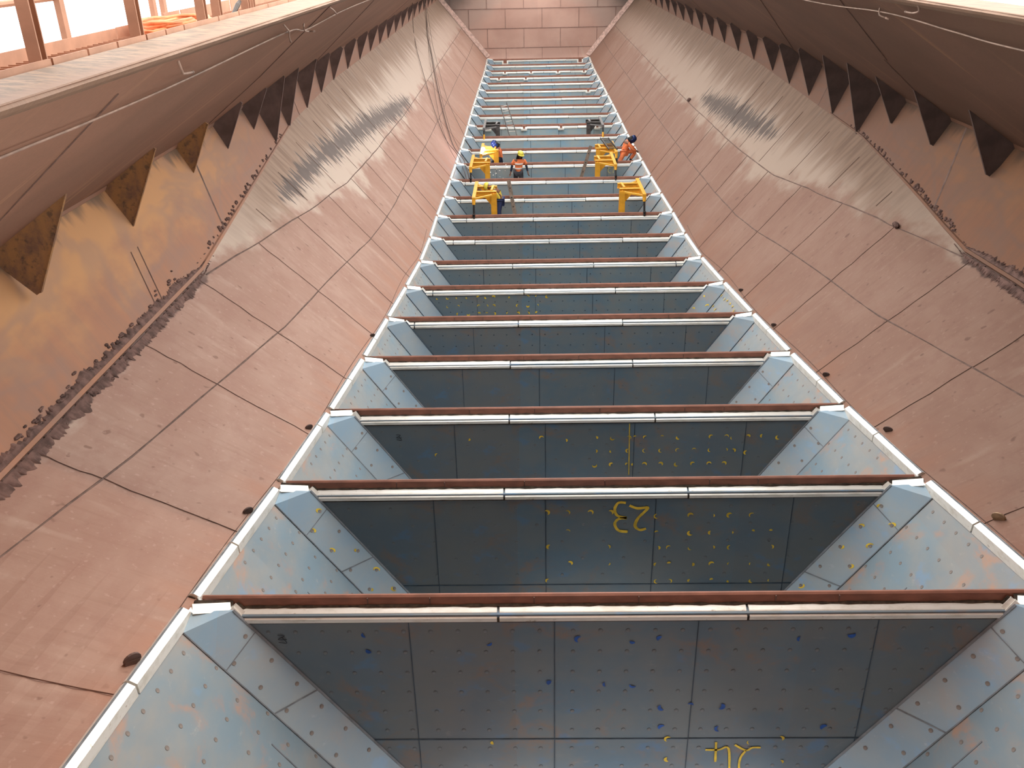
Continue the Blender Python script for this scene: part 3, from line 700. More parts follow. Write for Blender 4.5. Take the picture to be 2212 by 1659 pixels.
# ------------------------------------------------------------------ sloping side plates of every bay
def bay_name(i):
    return {24: 'in front of the nearest full divider', 23: 'in front of the divider painted 23', 22: 'before the yellow-lined divider',
            25: 'nearest of all, at the bottom edge', 1: 'farthest of all, against the end wall'}.get(i, 'in the %s bay from the far end' % ORD[i - 1])
def bay_panel(i, s):
    y, z0, W = DIV[i]; y1 = y - .12
    y0 = DIV[i + 1][0] + .03 if i < 25 else 1.6
    a0, a1 = slot(y0), slot(y1 + .12)
    sd = 'left' if s < 0 else 'right'
    t = thing('side_plate', (s * 3.4, (y0 + y1) / 2, min(a0[1], a1[1]) - 2.8), '%s sloping blue side plate with white edging %s' % (sd, bay_name(i)), 'side plate', '%s side plates of the bays' % sd)
    dp = 2.75
    P0 = Vector((s * a0[0], y0, a0[1] - .03)); P1 = Vector((s * a1[0], y1, a1[1] - .03)); D = Vector((-s * dp / T55, 0, -dp))
    nrm = (P1 - P0).cross(D); nrm.normalize()
    if nrm.z < 0: nrm = -nrm
    mb = MB(); mb.loft([[P0, P1, P1 - nrm * .03, P0 - nrm * .03], [P0 + D, P1 + D, P1 + D - nrm * .03, P0 + D - nrm * .03]], 0)
    if i >= 19:
        for f_ in ((.52,) if i < 24 else (.3, .72)):
            q = .3 if i < 24 else .42
            mb.beam(P0 + (P1 - P0) * f_ + D * q + nrm * .002, P0 + (P1 - P0) * (f_ - .04) + D + nrm * .002, .014, .008, nrm, 1)
    pn = mb.build('panel', [M['panel'], M['lseam']], t)
    if i >= 22:
        for k in range(7):
            for c in range(9):
                f_ = (c + .35 + (.5 if k % 2 else 0)) / 9.5; q = .05 + k * .105
                if f_ < .86 - .0 * q and f_ > (.0 if i > 23 else .25): bolt(BOLT_L, P0 + (P1 - P0) * f_ + D * q + nrm * .001, nrm, pn)
    elif i >= 17:
        for k in range(3):
            for c in range(7): bolt(BOLT_L, P0 + (P1 - P0) * ((c + .4 + (.5 if k % 2 else 0)) / 8.5) + D * (.06 + k * .09) + nrm * .001, nrm, pn)
    if i == 19 and s > 0:
        ax = (P1 - P0).normalized(); az = D.normalized()
        for k in range(3):
            for c in range(6):
                a_ = random.uniform(0, 6); mb = MB(); cres(mb, P0 + (P1 - P0) * (.3 + c * .1) + D * (.06 + k * .1), ax, az, .036, a_, a_ + 2.5, .03, nrm * .014); mb.build('paint_mark', M['yellowpaint'], pn)
    # white edging along the slot, in two lengths, over a rusty backing
    prof = [(.095, -.03), (.085, .035), (.050, .062), (.045, .064), (.022, .062), (-.035, .022), (-.04, -.08)]
    def sec(f_, grow=0.0):
        Y = lerp(y0 - .10, y1 - .16, f_); a = slot(Y)
        return [(s * (a[0] + u + (grow if u > .06 else (.03 if grow else 0))), Y, a[1] + v + (-.03 if grow else 0)) for u, v in prof]
    cut = [.0, random.choice((.42, .55, .66, .78)), 1.0]
    for a, b in zip(cut, cut[1:]):
        mb = MB(); mb.loft([sec(a + .006), sec(b - .006)], 0)
        mb.mi[3] = 1; mb.build('white_edging', [M['liner'], M['lseam']], t)
    mb = MB(); rows = []
    for k in range(25):
        r = sec(k / 24, .022); e = random.uniform(0, .03) if i > 16 else 0
        r[0] = (r[0][0] + s * e, r[0][1], r[0][2]); rows.append(r)
    mb.loft(rows, 0); mb.build('edging_backing', M['joint'], t)
    return t
for i in range(1, 26):
    for s in (-1, 1): bay_panel(i, s)

# ------------------------------------------------------------------ gusset plates under the overhangs
GL = [(9.9, 5.97, 9.64, 6.59, 8.38), (13.0, 6.18, 9.41, 6.77, 8.21), (16, 6.41, 9.22, 6.95, 8.08), (18.1, 6.4, 9.25, 6.91, 8.18), (20.1, 6.44, 9.23, 6.91, 8.23), (21, 6.25, 9.36, 6.67, 7.78), (22.7, 6.32, 9.35, 6.71, 7.98), (25.3, 6.45, 9.23, 6.85, 7.97), (27.62, 6.55, 9.12, 6.93, 8.03), (29.92, 6.6, 9.04, 7.0, 8.08), (32.54, 6.63, 9.05, 7.01, 8.11), (35.14, 6.63, 9.07, 7.02, 8.12), (37.74, 6.64, 9.07, 7.03, 8.14), (40.38, 6.64, 9.08, 7.04, 8.16), (42.96, 6.64, 9.09, 7.05, 8.13), (45.6, 6.67, 9.08, 7.05, 8.16), (48.2, 6.67, 9.13, 7.06, 8.16), (50.96, 6.66, 9.14, 7.06, 8.2), (53.56, 6.75, 9.08, 7.06, 8.22), (56.28, 6.75, 9.05, 7.06, 8.22), (58.9, 6.75, 9.05, 7.06, 8.24), (61.5, 6.75, 9.05, 7.06, 8.25), (64.1, 6.75, 9.05, 7.06, 8.27), (66.7, 6.75, 9.05, 7.06, 8.29)]
GRR = [(14.8, 6.17, 9.48, 6.68, 8.39), (17.2, 6.24, 9.41, 6.74, 8.39), (19.4, 6.31, 9.37, 6.79, 8.39), (20.8, 6.18, 9.43, 6.61, 7.89), (22.9, 6.28, 9.35, 6.7, 7.97), (25.3, 6.36, 9.24, 6.8, 8.02), (27.52, 6.43, 9.12, 6.84, 8.06), (29.84, 6.5, 9.09, 6.92, 8.13), (32.72, 6.63, 9.04, 7.0, 8.1), (35.36, 6.62, 9.07, 7.01, 8.13), (38, 6.63, 9.08, 7.03, 8.15), (40.66, 6.65, 9.08, 7.04, 8.14), (43.2, 6.67, 9.08, 7.05, 8.15), (45.88, 6.64, 9.11, 7.06, 8.17), (48.44, 6.65, 9.11, 7.06, 8.17), (51.04, 6.72, 9.05, 7.06, 8.2), (53.66, 6.75, 9.02, 7.06, 8.21), (56.28, 6.75, 9.05, 7.06, 8.22), (58.9, 6.75, 9.05, 7.06, 8.24), (61.5, 6.75, 9.05, 7.06, 8.25), (64.1, 6.75, 9.05, 7.06, 8.27), (66.7, 6.75, 9.05, 7.06, 8.29)]
for s, tab in ((-1, GL), (1, GRR)):
    sd = 'left' if s < 0 else 'right'
    for k, (Y, tx, tz, bx, bz) in enumerate(tab):
        mb = MB(); th = .03
        poly = [(s * bx, Y, bz), (s * tx, Y, tz), (s * (tx + .06), Y, tz + .06), (s * 7.02, Y, 8.93), (s * 7.09, Y, 8.8), (s * (bx + .05), Y, bz - .03)]
        mb.slab(poly, (0, th, 0))
        mb.beam((s * (bx - .005), Y + th / 2, bz), (s * (tx - .005), Y + th / 2, tz), .045, .012, (s, 0, .4))
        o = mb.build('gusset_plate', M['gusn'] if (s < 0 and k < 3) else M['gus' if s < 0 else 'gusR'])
        if s < 0 and k == 5 or s > 0 and k == 3: lb = 'long dark triangular gusset under the %s overhang whose tip reaches the slope' % sd
        else: lb = '%s triangular gusset from the near end under the %s overhang' % (ORD[k], sd)
        tag(recenter(o), lb, 'gusset', 'gussets under the %s overhang' % sd)

# ------------------------------------------------------------------ yellow and dark support frames standing in the bays
def frame(s, foot, ypost_dx, deck, dark, label, zt=None, foot_z=None):
    """long rail parallel to the hopper, two cross beams, post, braces and an adjustable leg on the divider in front"""
    x, y, z = foot                       # foot of the black leg, on the divider
    A = M['dks'] if dark else M['yel']; B = M['dkl'] if dark else M['yel']
    xp = x - s * ypost_dx                # post
    t = thing('support_frame', (xp, y + .8, deck), label, 'frame', 'dark support frames' if dark else 'yellow support frames')
    y0, y1 = y + .18, y + 2.35
    mb = MB(); mb.beam((x, y0, zt), (x, y1, zt), .11, .12); mb.build('long_rail', B, t)
    mb = MB()
    for yy in (y0 + .9, y0 + 1.6):
        mb = MB(); mb.ibeam((x, yy, zt - .05), (xp - s * .09, yy + .0, zt - .05), .12, .17, .02); mb.build('cross_beam', A, t)
    mb = MB(); mb.ibeam((xp, y0 + .85, zt - .02), (xp, y0 + .85, deck), .19, .19, .025, (0, 1, 0)); mb.build('post', A, t)
    mb = MB(); mb.slab([(xp + s * .09, y0 + .85, zt - .13), (xp + s * .30, y0 + .85, zt - .13), (xp + s * .30, y0 + .85, zt - .17), (xp + s * .09, y0 + .85, zt - .42)], (0, .03, 0)); mb.build('knee_gusset', A, t)
    mb = MB(); mb.beam((x, y0 + .12, zt - .02), (xp + s * .06, y0 + .62, zt - .03), .07, .05); mb.build('diagonal_brace', B, t)
    mb = MB(); mb.beam((x, y1 - .12, zt - .02), (xp + s * .30, y0 + 1.65, zt - .02), .06, .05); mb.build('diagonal_brace', B, t)
    mb = MB(); mb.beam((xp + s * .08, y0 + .95, zt + .04), (xp + s * .03, y0 + 1.6, zt + .04), .07, .05); mb.build('top_strut', B, t)
    lg = MB()
    n = Vector((x, y + .02, z)); top = Vector((x, y0 + .03, zt - .06))
    if dark:
        lg.tube([n, lerp(n, top, .55)], .045, 8); o = lg.build('leg_sleeve', M['yel'], t)
        lg = MB(); lg.tube([lerp(n, top, .5), top], .035, 8); lg.build('leg_prop', M['blk'], t)
    else:
        m = lerp(n, top, .80 if zt - z > .5 else .62)
        lg.tube([m, top], [.05, .06], 8); lg.build('leg_sleeve', A, t)
        lg = MB(); lg.tube([n, m], .034, 8); lg.tube([n + Vector((0, 0, .16)), n + Vector((0, 0, .19))], .05, 8); lg.build('leg_prop', M['blk'], t)
    return t
DK = {16: 3.1, 14: 2.88, 13: 3.15, 11: 2.95}
for i, zd in DK.items():
    mb = MB(); y0 = DIV[i][0] + .0; hwid = DIV[i][2] - (DIV[i][1] - zd) / T55 - .05
    for k in range(10):
        mb.box((0, y0 + .1 + k * .24, zd - .03), (2 * hwid, .225, .05))
    struct(mb.build('floor', M['deck']))
frame(-1, (-2.589, 28.335, 3.90), .62, DK[16], False, 'front left yellow frame, black leg on the divider, in front of the yellow-shirted worker', 4.53)
frame(1, (2.894, 28.335, 3.90), .63, DK[16], False, 'front right yellow frame standing alone with its black leg on the divider', 4.55)
frame(-1, (-2.993, 33.735, 3.78), .60, DK[14], False, 'middle left yellow frame, left of the standing worker in the orange shirt', 4.29)
frame(1, (2.464, 33.735, 3.78), .61, DK[14], False, 'middle right yellow frame in front of the short ladder', 4.30)
frame(-1, (-2.721, 36.435, 3.77), .59, DK[13], False, 'rear left yellow frame with the bright welding arc on it', 4.20)
frame(1, (2.736, 36.435, 3.77), .66, DK[13], False, 'rear right yellow frame with the short ladder lying on it', 4.20)
frame(-1, (-2.827, 41.835, 3.79), .61, DK[11], True, 'dark grey frame on the left with a yellow foot, beside the tall ladder', 4.24)
frame(1, (2.616, 41.835, 3.79), .60, DK[11], True, 'dark grey frame on the right with a yellow foot', 4.28)

# ------------------------------------------------------------------ ladders and timbers
def ladder(name, a0, a1, b0, b1, n, label):
    a0, a1, b0, b1 = map(Vector, (a0, a1, b0, b1))
    t = thing('ladder', (a0 + b0) / 2, label, 'ladder')
    for p, q in ((a0, a1), (b0, b1)):
        mb = MB(); mb.beam(p, q, .03, .07, (0, -.4, 1)); mb.build('rail', M['alu'], t)
    for k in range(n):
        f_ = (k + .6) / n; mb = MB(); mb.tube([lerp(a0, a1, f_), lerp(b0, b1, f_)], .018, 6); mb.build('rung', M['rung'] if name == 'tall' else M['alu'], t)
d0 = Vector((-2.137, 44.75, 4.851)) - Vector((-1.687, 43.3, 3.696)); d1 = Vector((-1.812, 44.75, 4.939)) - Vector((-1.338, 43.3, 3.706))
a0 = Vector((-1.687, 43.3, 3.696)); b0 = Vector((-1.338, 43.3, 3.706)); kk = (3.696 - 2.97) / d0.z
ladder('tall', a0 - d0 * kk, a0 + d0, b0 - d1 * kk, b0 + d1, 10, 'tall grey ladder with pale rungs leaning out of a bay beside the dark frame')
ladder('short', (2.455, 36.9, 4.30), (2.262, 38.9, 4.36), (2.793, 36.9, 4.30), (2.60, 38.9, 4.36), 9, 'short dark ladder lying on the rear right yellow frame')
def timber(p, q, label, wd=.13, th=.05):
    p, q = Vector(p), Vector(q); d = (q - p)
    t = thing('timber', p, label, 'timber')
    mb = MB(); mb.beam(p, q, wd, th, (0, -.9, .4)); mb.build('board', M['plank'], t)
    for k in range(4):
        c = lerp(p, q, .35 + k * .17); mb = MB(); mb.beam(c + Vector((0, -.03, .012)), c + Vector((0, -.042, .016)), .03, .05, (1, 0, 0)); mb.build('bolt_hole', M['black'], t)
dv = Vector((-1.504, 31.0, 4.517)) - Vector((-1.304, 29.9, 3.706)); timber(Vector((-1.304, 29.9, 3.706)) - dv * ((3.706 - 3.11) / dv.z), (-1.504, 31.0, 4.517), 'brown timber leaning on a divider right of the front left yellow frame')
dv = Vector((1.684, 36.4, 4.535)) - Vector((1.284, 35.3, 3.654)); timber(Vector((1.284, 35.3, 3.654)) - dv * ((3.654 - 2.89) / dv.z), (1.684, 36.4, 4.535), 'brown timber leaning left of the middle right yellow frame')

# ------------------------------------------------------------------ hoses, wires and hooks
def smooth_path(P, n=6):
    P = [Vector(p) for p in P]; q = [P[0]] + P + [P[-1]]; out = []
    for i in range(1, len(q) - 2):
        for k in range(n):
            t = k / n
            out.append(0.5 * ((2 * q[i]) + (-q[i - 1] + q[i + 1]) * t + (2 * q[i - 1] - 5 * q[i] + 4 * q[i + 1] - q[i + 2]) * t * t + (-q[i - 1] + 3 * q[i] - 3 * q[i + 1] + q[i + 2]) * t ** 3))
    return out + [P[-1]]
ROPES = [([(-6.55, 54.5, 9.18), (-6.9, 58.9, 8.3), (-6.325, 53.35, 7.37), (-5.862, 50.0, 6.77), (-5.33, 46.17, 6.09), (-4.722, 42.16, 5.316), (-4.258, 39.54, 4.711), (-3.902, 38.06, 4.243), (-3.5, 37.5, 3.85), (-3.12, 34.7, 3.78), (-3.0, 34.1, 3.2)], .018, 'thickest dark hose running down the left slope to the middle left yellow frame'),
         ([(-6.2, 46.0, 9.42), (-6.75, 50.4, 7.95), (-6.277, 47.19, 7.28), (-5.777, 44.55, 6.645), (-5.224, 41.75, 5.944), (-4.596, 38.96, 5.134), (-4.165, 37.72, 4.575), (-3.72, 37.4, 4.05), (-3.3, 35.4, 3.7), (-3.1, 34.2, 3.2)], .013, 'leftmost dark hose hanging in a curve down the left slope'),
         ([(-6.6, 55.0, 9.15), (-6.275, 52.82, 7.32), (-5.767, 48.32, 6.666), (-5.035, 42.67, 5.73), (-4.541, 39.33, 5.09), (-4.046, 37.21, 4.44), (-3.72, 36.62, 4.02)], .008, 'thin cable on the left slope ending at the divider left of the frames'),
         ([(-6.6, 56.0, 9.15), (-6.077, 53.04, 7.08), (-5.604, 50.01, 6.47), (-4.752, 44.96, 5.38), (-4.229, 42.96, 4.72), (-3.659, 41.19, 4.08), (-3.15, 38.2, 3.9)], .008, 'rightmost thin cable hanging down the left slope'),
         ([(-6.6, 55.5, 9.15), (-6.108, 52.16, 7.12), (-5.11, 45.27, 5.84), (-4.263, 40.21, 4.75), (-3.76, 38.47, 4.12), (-3.4, 37.0, 3.9)], .009, 'thin cable just right of the thickest hose on the left slope')]
for P, r, lb in ROPES:
    mb = MB(); mb.tube(smooth_path(P, 6), r, 6); tag(recenter(mb.build('hose', M['rope'], None, True)), lb, 'hose', 'hoses hanging on the left slope')
def wire(P, lb):
    mb = MB(); Q = smooth_path(P, 8); mb.tube(Q, .009, 6); tag(recenter(mb.build('wire_rope', M['wire'], None, True)), lb, 'rope')
wire([(-3.86, 3.2, 10.93), (-3.87, 5.21, 10.93), (-3.88, 6.48, 10.92), (-3.86, 8.34, 10.94), (-3.66, 11.4, 11.07), (-3.84, 13.16, 10.95), (-3.70, 15.14, 11.05), (-3.64, 18, 11.08), (-3.64, 30, 11.08)], 'pale wire rope strung along the left overhang below the rim')
wire([(3.79, 4.0, 10.98), (3.78, 8.91, 10.98), (3.74, 10.34, 11.02), (3.64, 12.15, 11.09), (3.75, 15.93, 11.01), (3.7, 25, 11.05), (3.7, 35, 11.05)], 'pale wire rope strung along the right overhang below the rim')
def hook(P, lb):
    mb = MB(); mb.tube(smooth_path(P, 4), .010, 6); e = Vector(P[-1]); mb.tube([e, e + (e - Vector(P[-2])).normalized() * .05], .013, 6)
    tag(recenter(mb.build('rod_hook', M['wire'], None, True)), lb, 'hook')
hook([(-3.50, 7.25, 11.22), (-3.50, 7.3, 11.14), (-3.60, 7.6, 11.08), (-3.68, 8.02, 11.04)], 'nearest bent rod hook on the left overhang, pointing right')
hook([(-3.51, 10.64, 11.21), (-3.50, 10.75, 11.15), (-3.62, 11.3, 11.08), (-3.70, 11.6, 11.0), (-3.74, 11.8, 10.93)], 'curved rod hook on the left overhang just above the wire rope')
hook([(-3.70, 12.44, 11.08), (-3.70, 12.44, 11.0), (-3.80, 13.1, 10.93), (-3.76, 13.1, 10.93)], 'small hook on the left overhang holding the wire rope')
hook([(-3.47, 13.08, 11.23), (-3.5, 13.5, 11.16), (-3.65, 14.4, 11.06)], 'farthest straight rod hook on the left overhang above the wire rope')
hook([(3.36, 10.5, 11.31), (3.42, 10.55, 11.22), (3.46, 10.8, 11.18), (3.50, 11.1, 11.17)], 'bent rod hook on the right overhang above the wire rope')
hook([(3.63, 12.3, 11.14), (3.60, 12.2, 11.06), (3.66, 12.15, 11.03)], 'small hook on the right overhang holding the wire rope')

# lifting lugs welded to the slopes beside the slot
LUG = [(-1, -4.22, 5.71, 6.57, .075, 'round brown lug on the left slope beside the nearest bay'), (-1, -4.09, 8.53, 6.12, .06, 'round brown lug on the left slope beside the bay in front of the painted 23'),
       (-1, -4.02, 11.21, 5.69, .055, 'brown lug on the left slope, third from the near end'), (-1, -3.90, 16.0, 5.09, .05, 'brown lug on the left slope, fourth from the near end'),
       (1, 4.2, 8.08, 6.24, .07, 'round tan lug on the right slope beside the nearest bay in view'), (1, 4.06, 10.78, 5.79, .06, 'brown lug on the right slope, second from the near end'),
       (1, 4.0, 13.23, 5.42, .055, 'brown lug on the right slope, third from the near end'), (1, 3.93, 16.22, 5.1, .05, 'brown lug on the right slope, fourth from the near end'), (1, 3.9, 18.92, 4.83, .05, 'brown lug on the right slope, fifth from the near end')]
for s, x, y, z, r, lb in LUG:
    c = on_slope(s, y, (abs(x) - slot(y)[0]) / (jnt(s, y)[0] - slot(y)[0]), 0); nrm = (on_slope(s, y, .1, 1) - on_slope(s, y, .1)).normalized(); e = Vector((0, 1, 0))
    up = nrm; sd = Vector((-s * .75, -.65, 0)).normalized(); ax = up.cross(sd).normalized()
    mb = MB(); n = 14
    ring = [ax * math.cos(a) * r + up * (math.sin(a) * r + r * .5) for a in [2 * math.pi * k / n for k in range(n)]]
    mb.loft([[c + q - sd * .012 for q in ring], [c + q + sd * .012 for q in ring]], 0)
    mb.slab([c - ax * r * .8 - up * .02, c + ax * r * .8 - up * .02, c + ax * r * .9 + up * r * .5, c - ax * r * .9 + up * r * .5], sd * .02)
    tag(recenter(mb.build('lifting_lug', simple('tan_lug_steel', (.46, .31, .19), .7) if r == .07 else M['gus'])), lb, 'lug')

# caked ore along the near joints
mb = MB(); rnd = random.Random(3)
for s, ya, yb, n in ((-1, 1.5, 14.6, 420), (1, 9.0, 14.6, 130)):
    for k in range(n):
        Y = lerp(ya, yb, rnd.random()); big = 1.0 if Y < 13.2 else .45
        if rnd.random() < .6:
            p = on_slope(s, Y, 1 - abs(rnd.gauss(0, .018)) * big, 0.0)
        else:
            a = jnt(s, Y); t_ = .06 + abs(rnd.gauss(0, .035)) * big; p = Vector((s * lerp(a[0], XW, t_), Y, lerp(a[1], ZC, t_)))
        r = rnd.uniform(.02, .05) * big
        mb.ball(p, r, 4, 0, (1, rnd.uniform(.8, 2.0), .45))
for s, ya, yb, n in ((-1, 14.6, 22, 60), (1, 14.6, 21.5, 90)):
    for k in range(n):
        Y = lerp(ya, yb, rnd.random() ** 1.5); a = jnt(s, Y); t_ = rnd.uniform(.05, .10); p = Vector((s * lerp(a[0], XW, t_), Y, lerp(a[1], ZC, t_)))
        mb.ball(p, rnd.uniform(.02, .045), 4)
for s, ya, yb in ((-1, 1.5, 14.2), (1, 9.0, 14.3)):
    n = 420; rw = []; rs = []; a1 = a2 = .1
    for k in range(n + 1):
        Y = lerp(ya, yb, k / n); fd = min(1, (yb - Y) / 1.2, 1) ; a = jnt(s, Y)
        a1 = .7 * a1 + .3 * rnd.uniform(.02, .17); a2 = .75 * a2 + .25 * rnd.uniform(.03, .20)
        w1 = (a1 + rnd.uniform(-.02, .02)) * fd; w2 = (a2 + rnd.uniform(-.03, .03)) * fd
        L = math.hypot(XW - a[0], ZC - a[1]); dx, dz = (XW - a[0]) / L, (ZC - a[1]) / L
        def pw(t, o): return (s * (a[0] + t * dx - dz * o), Y, a[1] + t * dz + dx * o)
        rw.append([pw(.06, .004), pw(.07, .035), pw(.07 + w1 * .6, .03), pw(.07 + w1, .002)])
        b = slot(Y); Ls = math.hypot(a[0] - b[0], a[1] - b[1])
        rs.append([on_slope(s, Y, 1 - .012, .03), on_slope(s, Y, 1 - (.02 + w2 * .5) / Ls, .025), on_slope(s, Y, 1 - (.02 + w2) / Ls, .002)])
    mb.loft(rw, 0, False, False); mb.loft(rs, 0, False, False)
ck = mb.build('caked_ore', M['cake']); ck['kind'] = 'stuff'; tag(ck, 'dark caked ore along the near joints of slopes and upper walls', 'ore')
mb = MB(); mb.ball((5.86, 16.05, 7.20), .09, 6, 0, (.6, 1.3, .6)); tag(recenter(mb.build('ore_lump', M['cake'])), 'dark lump stuck on the upper weld seam of the right slope', 'lump')
mb = MB(); mb.ball((5.50, 36.5, 6.24), .10, 6, 0, (.8, 1.2, .8)); tag(recenter(mb.build('ore_lump', M['cake'])), 'small dark lump far up on the right slope', 'lump')

# ------------------------------------------------------------------ walkway behind the left rim
ZF = 11.2
mb = MB()
for k in range(260):
    y = 3.5 + k * .115; mb.beam((-3.88, y, ZF), (-4.78, y + .0, ZF), .012, .04)
for x in (-3.9, -4.2, -4.5, -4.78): mb.beam((x, 3.4, ZF - .03), (x, 34, ZF - .03), .02, .05)
mb.box((-4.34, 18.6, ZF - .10), (.95, 31, .02))
tag(recenter(mb.build('walkway_grating', M['dust'])), 'dusty pink bar grating of the walkway behind the left rim', 'walkway')
cuts = [3.4, 6.02, 6.55, 7.05, 7.62, 8.05, 8.5, 9.5, 10.2, 11.4, 12.4, 13.5, 15, 17, 20, 24]
for k, (a, b) in enumerate(zip(cuts, cuts[1:])):
    mb = MB(); mb.box((-3.86, (a + b) / 2, ZF + .085), (.012, b - a - .03, .19))
    tag(recenter(mb.build('toe_board', M['dust'])), '%s pink toe board along the rim side of the walkway, counted from the left' % ORD[k], 'toe board', 'toe boards on the rim side')
rb = [3.4, 9.3, 9.75, 10.6, 11.15, 11.7, 12.4, 13.1, 14.2, 15.5, 17, 20, 24]
for k, (a, b) in enumerate(zip(rb, rb[1:])):
    mb = MB(); hh = .115 if k < 1 else (.12 if k < 3 else .16); mb.box((-4.82, (a + b) / 2, ZF + hh / 2 - .01), (.014, b - a - (.05 if k else .01), hh))
    tag(recenter(mb.build('toe_board', M['dust'])), '%s pink toe board along the outer side of the walkway, counted from the left' % ORD[k], 'toe board', 'toe boards on the outer side')
def rail(x, ys, lb, wd):
    t = thing('guard_rail', (x, ys[0], ZF), lb, 'guard rail')
    for y in ys:
        mb = MB(); mb.box((x, y, ZF + .55), (wd * .6, wd, 1.12)); mb.box((x, y, ZF + .006), (.09, .12, .012)); mb.build('post', M['dust'], t)
    for z in (ZF + .43, ZF + 1.1):
        mb = MB(); mb.tube([(x - .04, ys[0] - 3.2, z), (x - .04, ys[-1], z)], .026, 8); mb.build('rail', M['dust'], t)
rail(-4.85, [8.35, 10.45, 10.75, 12.6, 14.6, 17, 20, 23], 'pink guard rail with posts along the outer side of the walkway', .085)
for k, y in enumerate([6.0, 7.63, 9.25, 9.72, 10.75, 10.95]):
    mb = MB(); mb.ibeam((-3.93, y, ZF - .05), (-3.93, y, ZF + 1.5), .085, .085, .012, (0, 1, 0)); mb.box((-3.93, y, ZF + .0), (.12, .13, .015))
    tag(recenter(mb.build('steel_post', M['dust'])), '%s pink steel post from the left standing behind the left rim' % ORD[k], 'post', 'posts behind the left rim')
# coil of orange hose
t = thing('hose_coil', (-4.5, 9.9, ZF), 'loose coil of orange hose lying on the walkway behind the left rim', 'hose')
mb = MB(); P = []
for k in range(9 * 16):
    a = 2 * math.pi * k / 16; q = k / 144
    P.append((-4.42 + .26 * math.cos(a) * (1 - .25 * math.sin(3 * q * 6)), 9.85 + .68 * math.sin(a) * (1 + .12 * math.sin(k * .13)), ZF + .045 + .03 * (k % 48) / 16 + .02 * math.sin(a * 2 + k * .05)))
mb.tube(P, .022, 7); mb.build('coiled_hose', M['hose'], t, True)
mb = MB(); mb.tube([(-4.35, 9.17, ZF + .05), (-4.30, 9.02, ZF + .05)], [.03, .036], 8); mb.build('coupling', M['rung'], t)
mb = MB(); mb.tube([(-4.05, 10.45, ZF + .02), (-4.02, 10.52, ZF + .12), (-3.98, 10.62, ZF + .22), (-3.97, 10.68, ZF + .25)], [.02, .02, .028, .02], 7)
tag(recenter(mb.build('hose_fitting', M['dks'])), 'dark hose fitting sticking up beside the rim toe boards', 'fitting')

# ------------------------------------------------------------------ workers
def skin_obj(name, pts, edges, rad, mat, parent, sub=1, root=0):
    o0 = Vector(ORI[parent.name])
    me = bpy.data.meshes.new(name); keys = list(pts)
    me.from_pydata([tuple(Vector(pts[k]) - o0) for k in keys], [(keys.index(a), keys.index(b)) for a, b in edges], [])
    me.materials.append(mat)
    o = bpy.data.objects.new(name, me); COL.objects.link(o); o.parent = parent; ORI[o.name] = tuple(o0)
    sk = o.modifiers.new('skin', 'SKIN'); sk.use_smooth_shade = True; sk.branch_smoothing = 0.5
    for i, k in enumerate(keys):
        r = rad[k] if k in rad else rad.get('*', .05); r = r if isinstance(r, tuple) else (r, r)
        d = me.skin_vertices[0].data[i]; d.radius = r; d.use_root = (i == root)
    ss = o.modifiers.new('sub', 'SUBSURF'); ss.levels = sub; ss.render_levels = sub
    return o
def hand_pts(pts, edges, rad, w, el, side, fwd, curl=.5):
    """five fingers and a thumb-side offset growing from the wrist"""
    W_, E_ = Vector(pts[w]), Vector(pts[el]); d = (W_ - E_).normalized()
    f_ = Vector(fwd); f_ = (f_ - d * f_.dot(d)).normalized(); sd = d.cross(f_)
    pk = w + 'palm'; pts[pk] = W_ + d * .06; edges.append((w, pk)); rad[pk] = (.032, .02)
    for k, (o_, l_) in enumerate(((-.028, .062), (-.010, .075), (.010, .07), (.028, .055))):
        a = '%sf%da' % (w, k); b = '%sf%db' % (w, k); c = '%sf%dc' % (w, k)
        pts[a] = W_ + d * .095 + f_ * o_; pts[b] = pts[a] + d * l_ * .55 + sd * curl * .02 * side; pts[c] = pts[b] + (d * (1 - curl) + sd * curl * side).normalized() * l_ * .5
        edges += [(pk, a), (a, b), (b, c)]; rad[a] = .010; rad[b] = .009; rad[c] = .0075
    a, b = w + 'ta', w + 'tb'
    pts[a] = W_ + d * .05 - f_ * .045; pts[b] = pts[a] + (d * .8 - f_ * .5).normalized() * .045
    edges += [(pk, a), (a, b)]; rad[a] = .011; rad[b] = .009
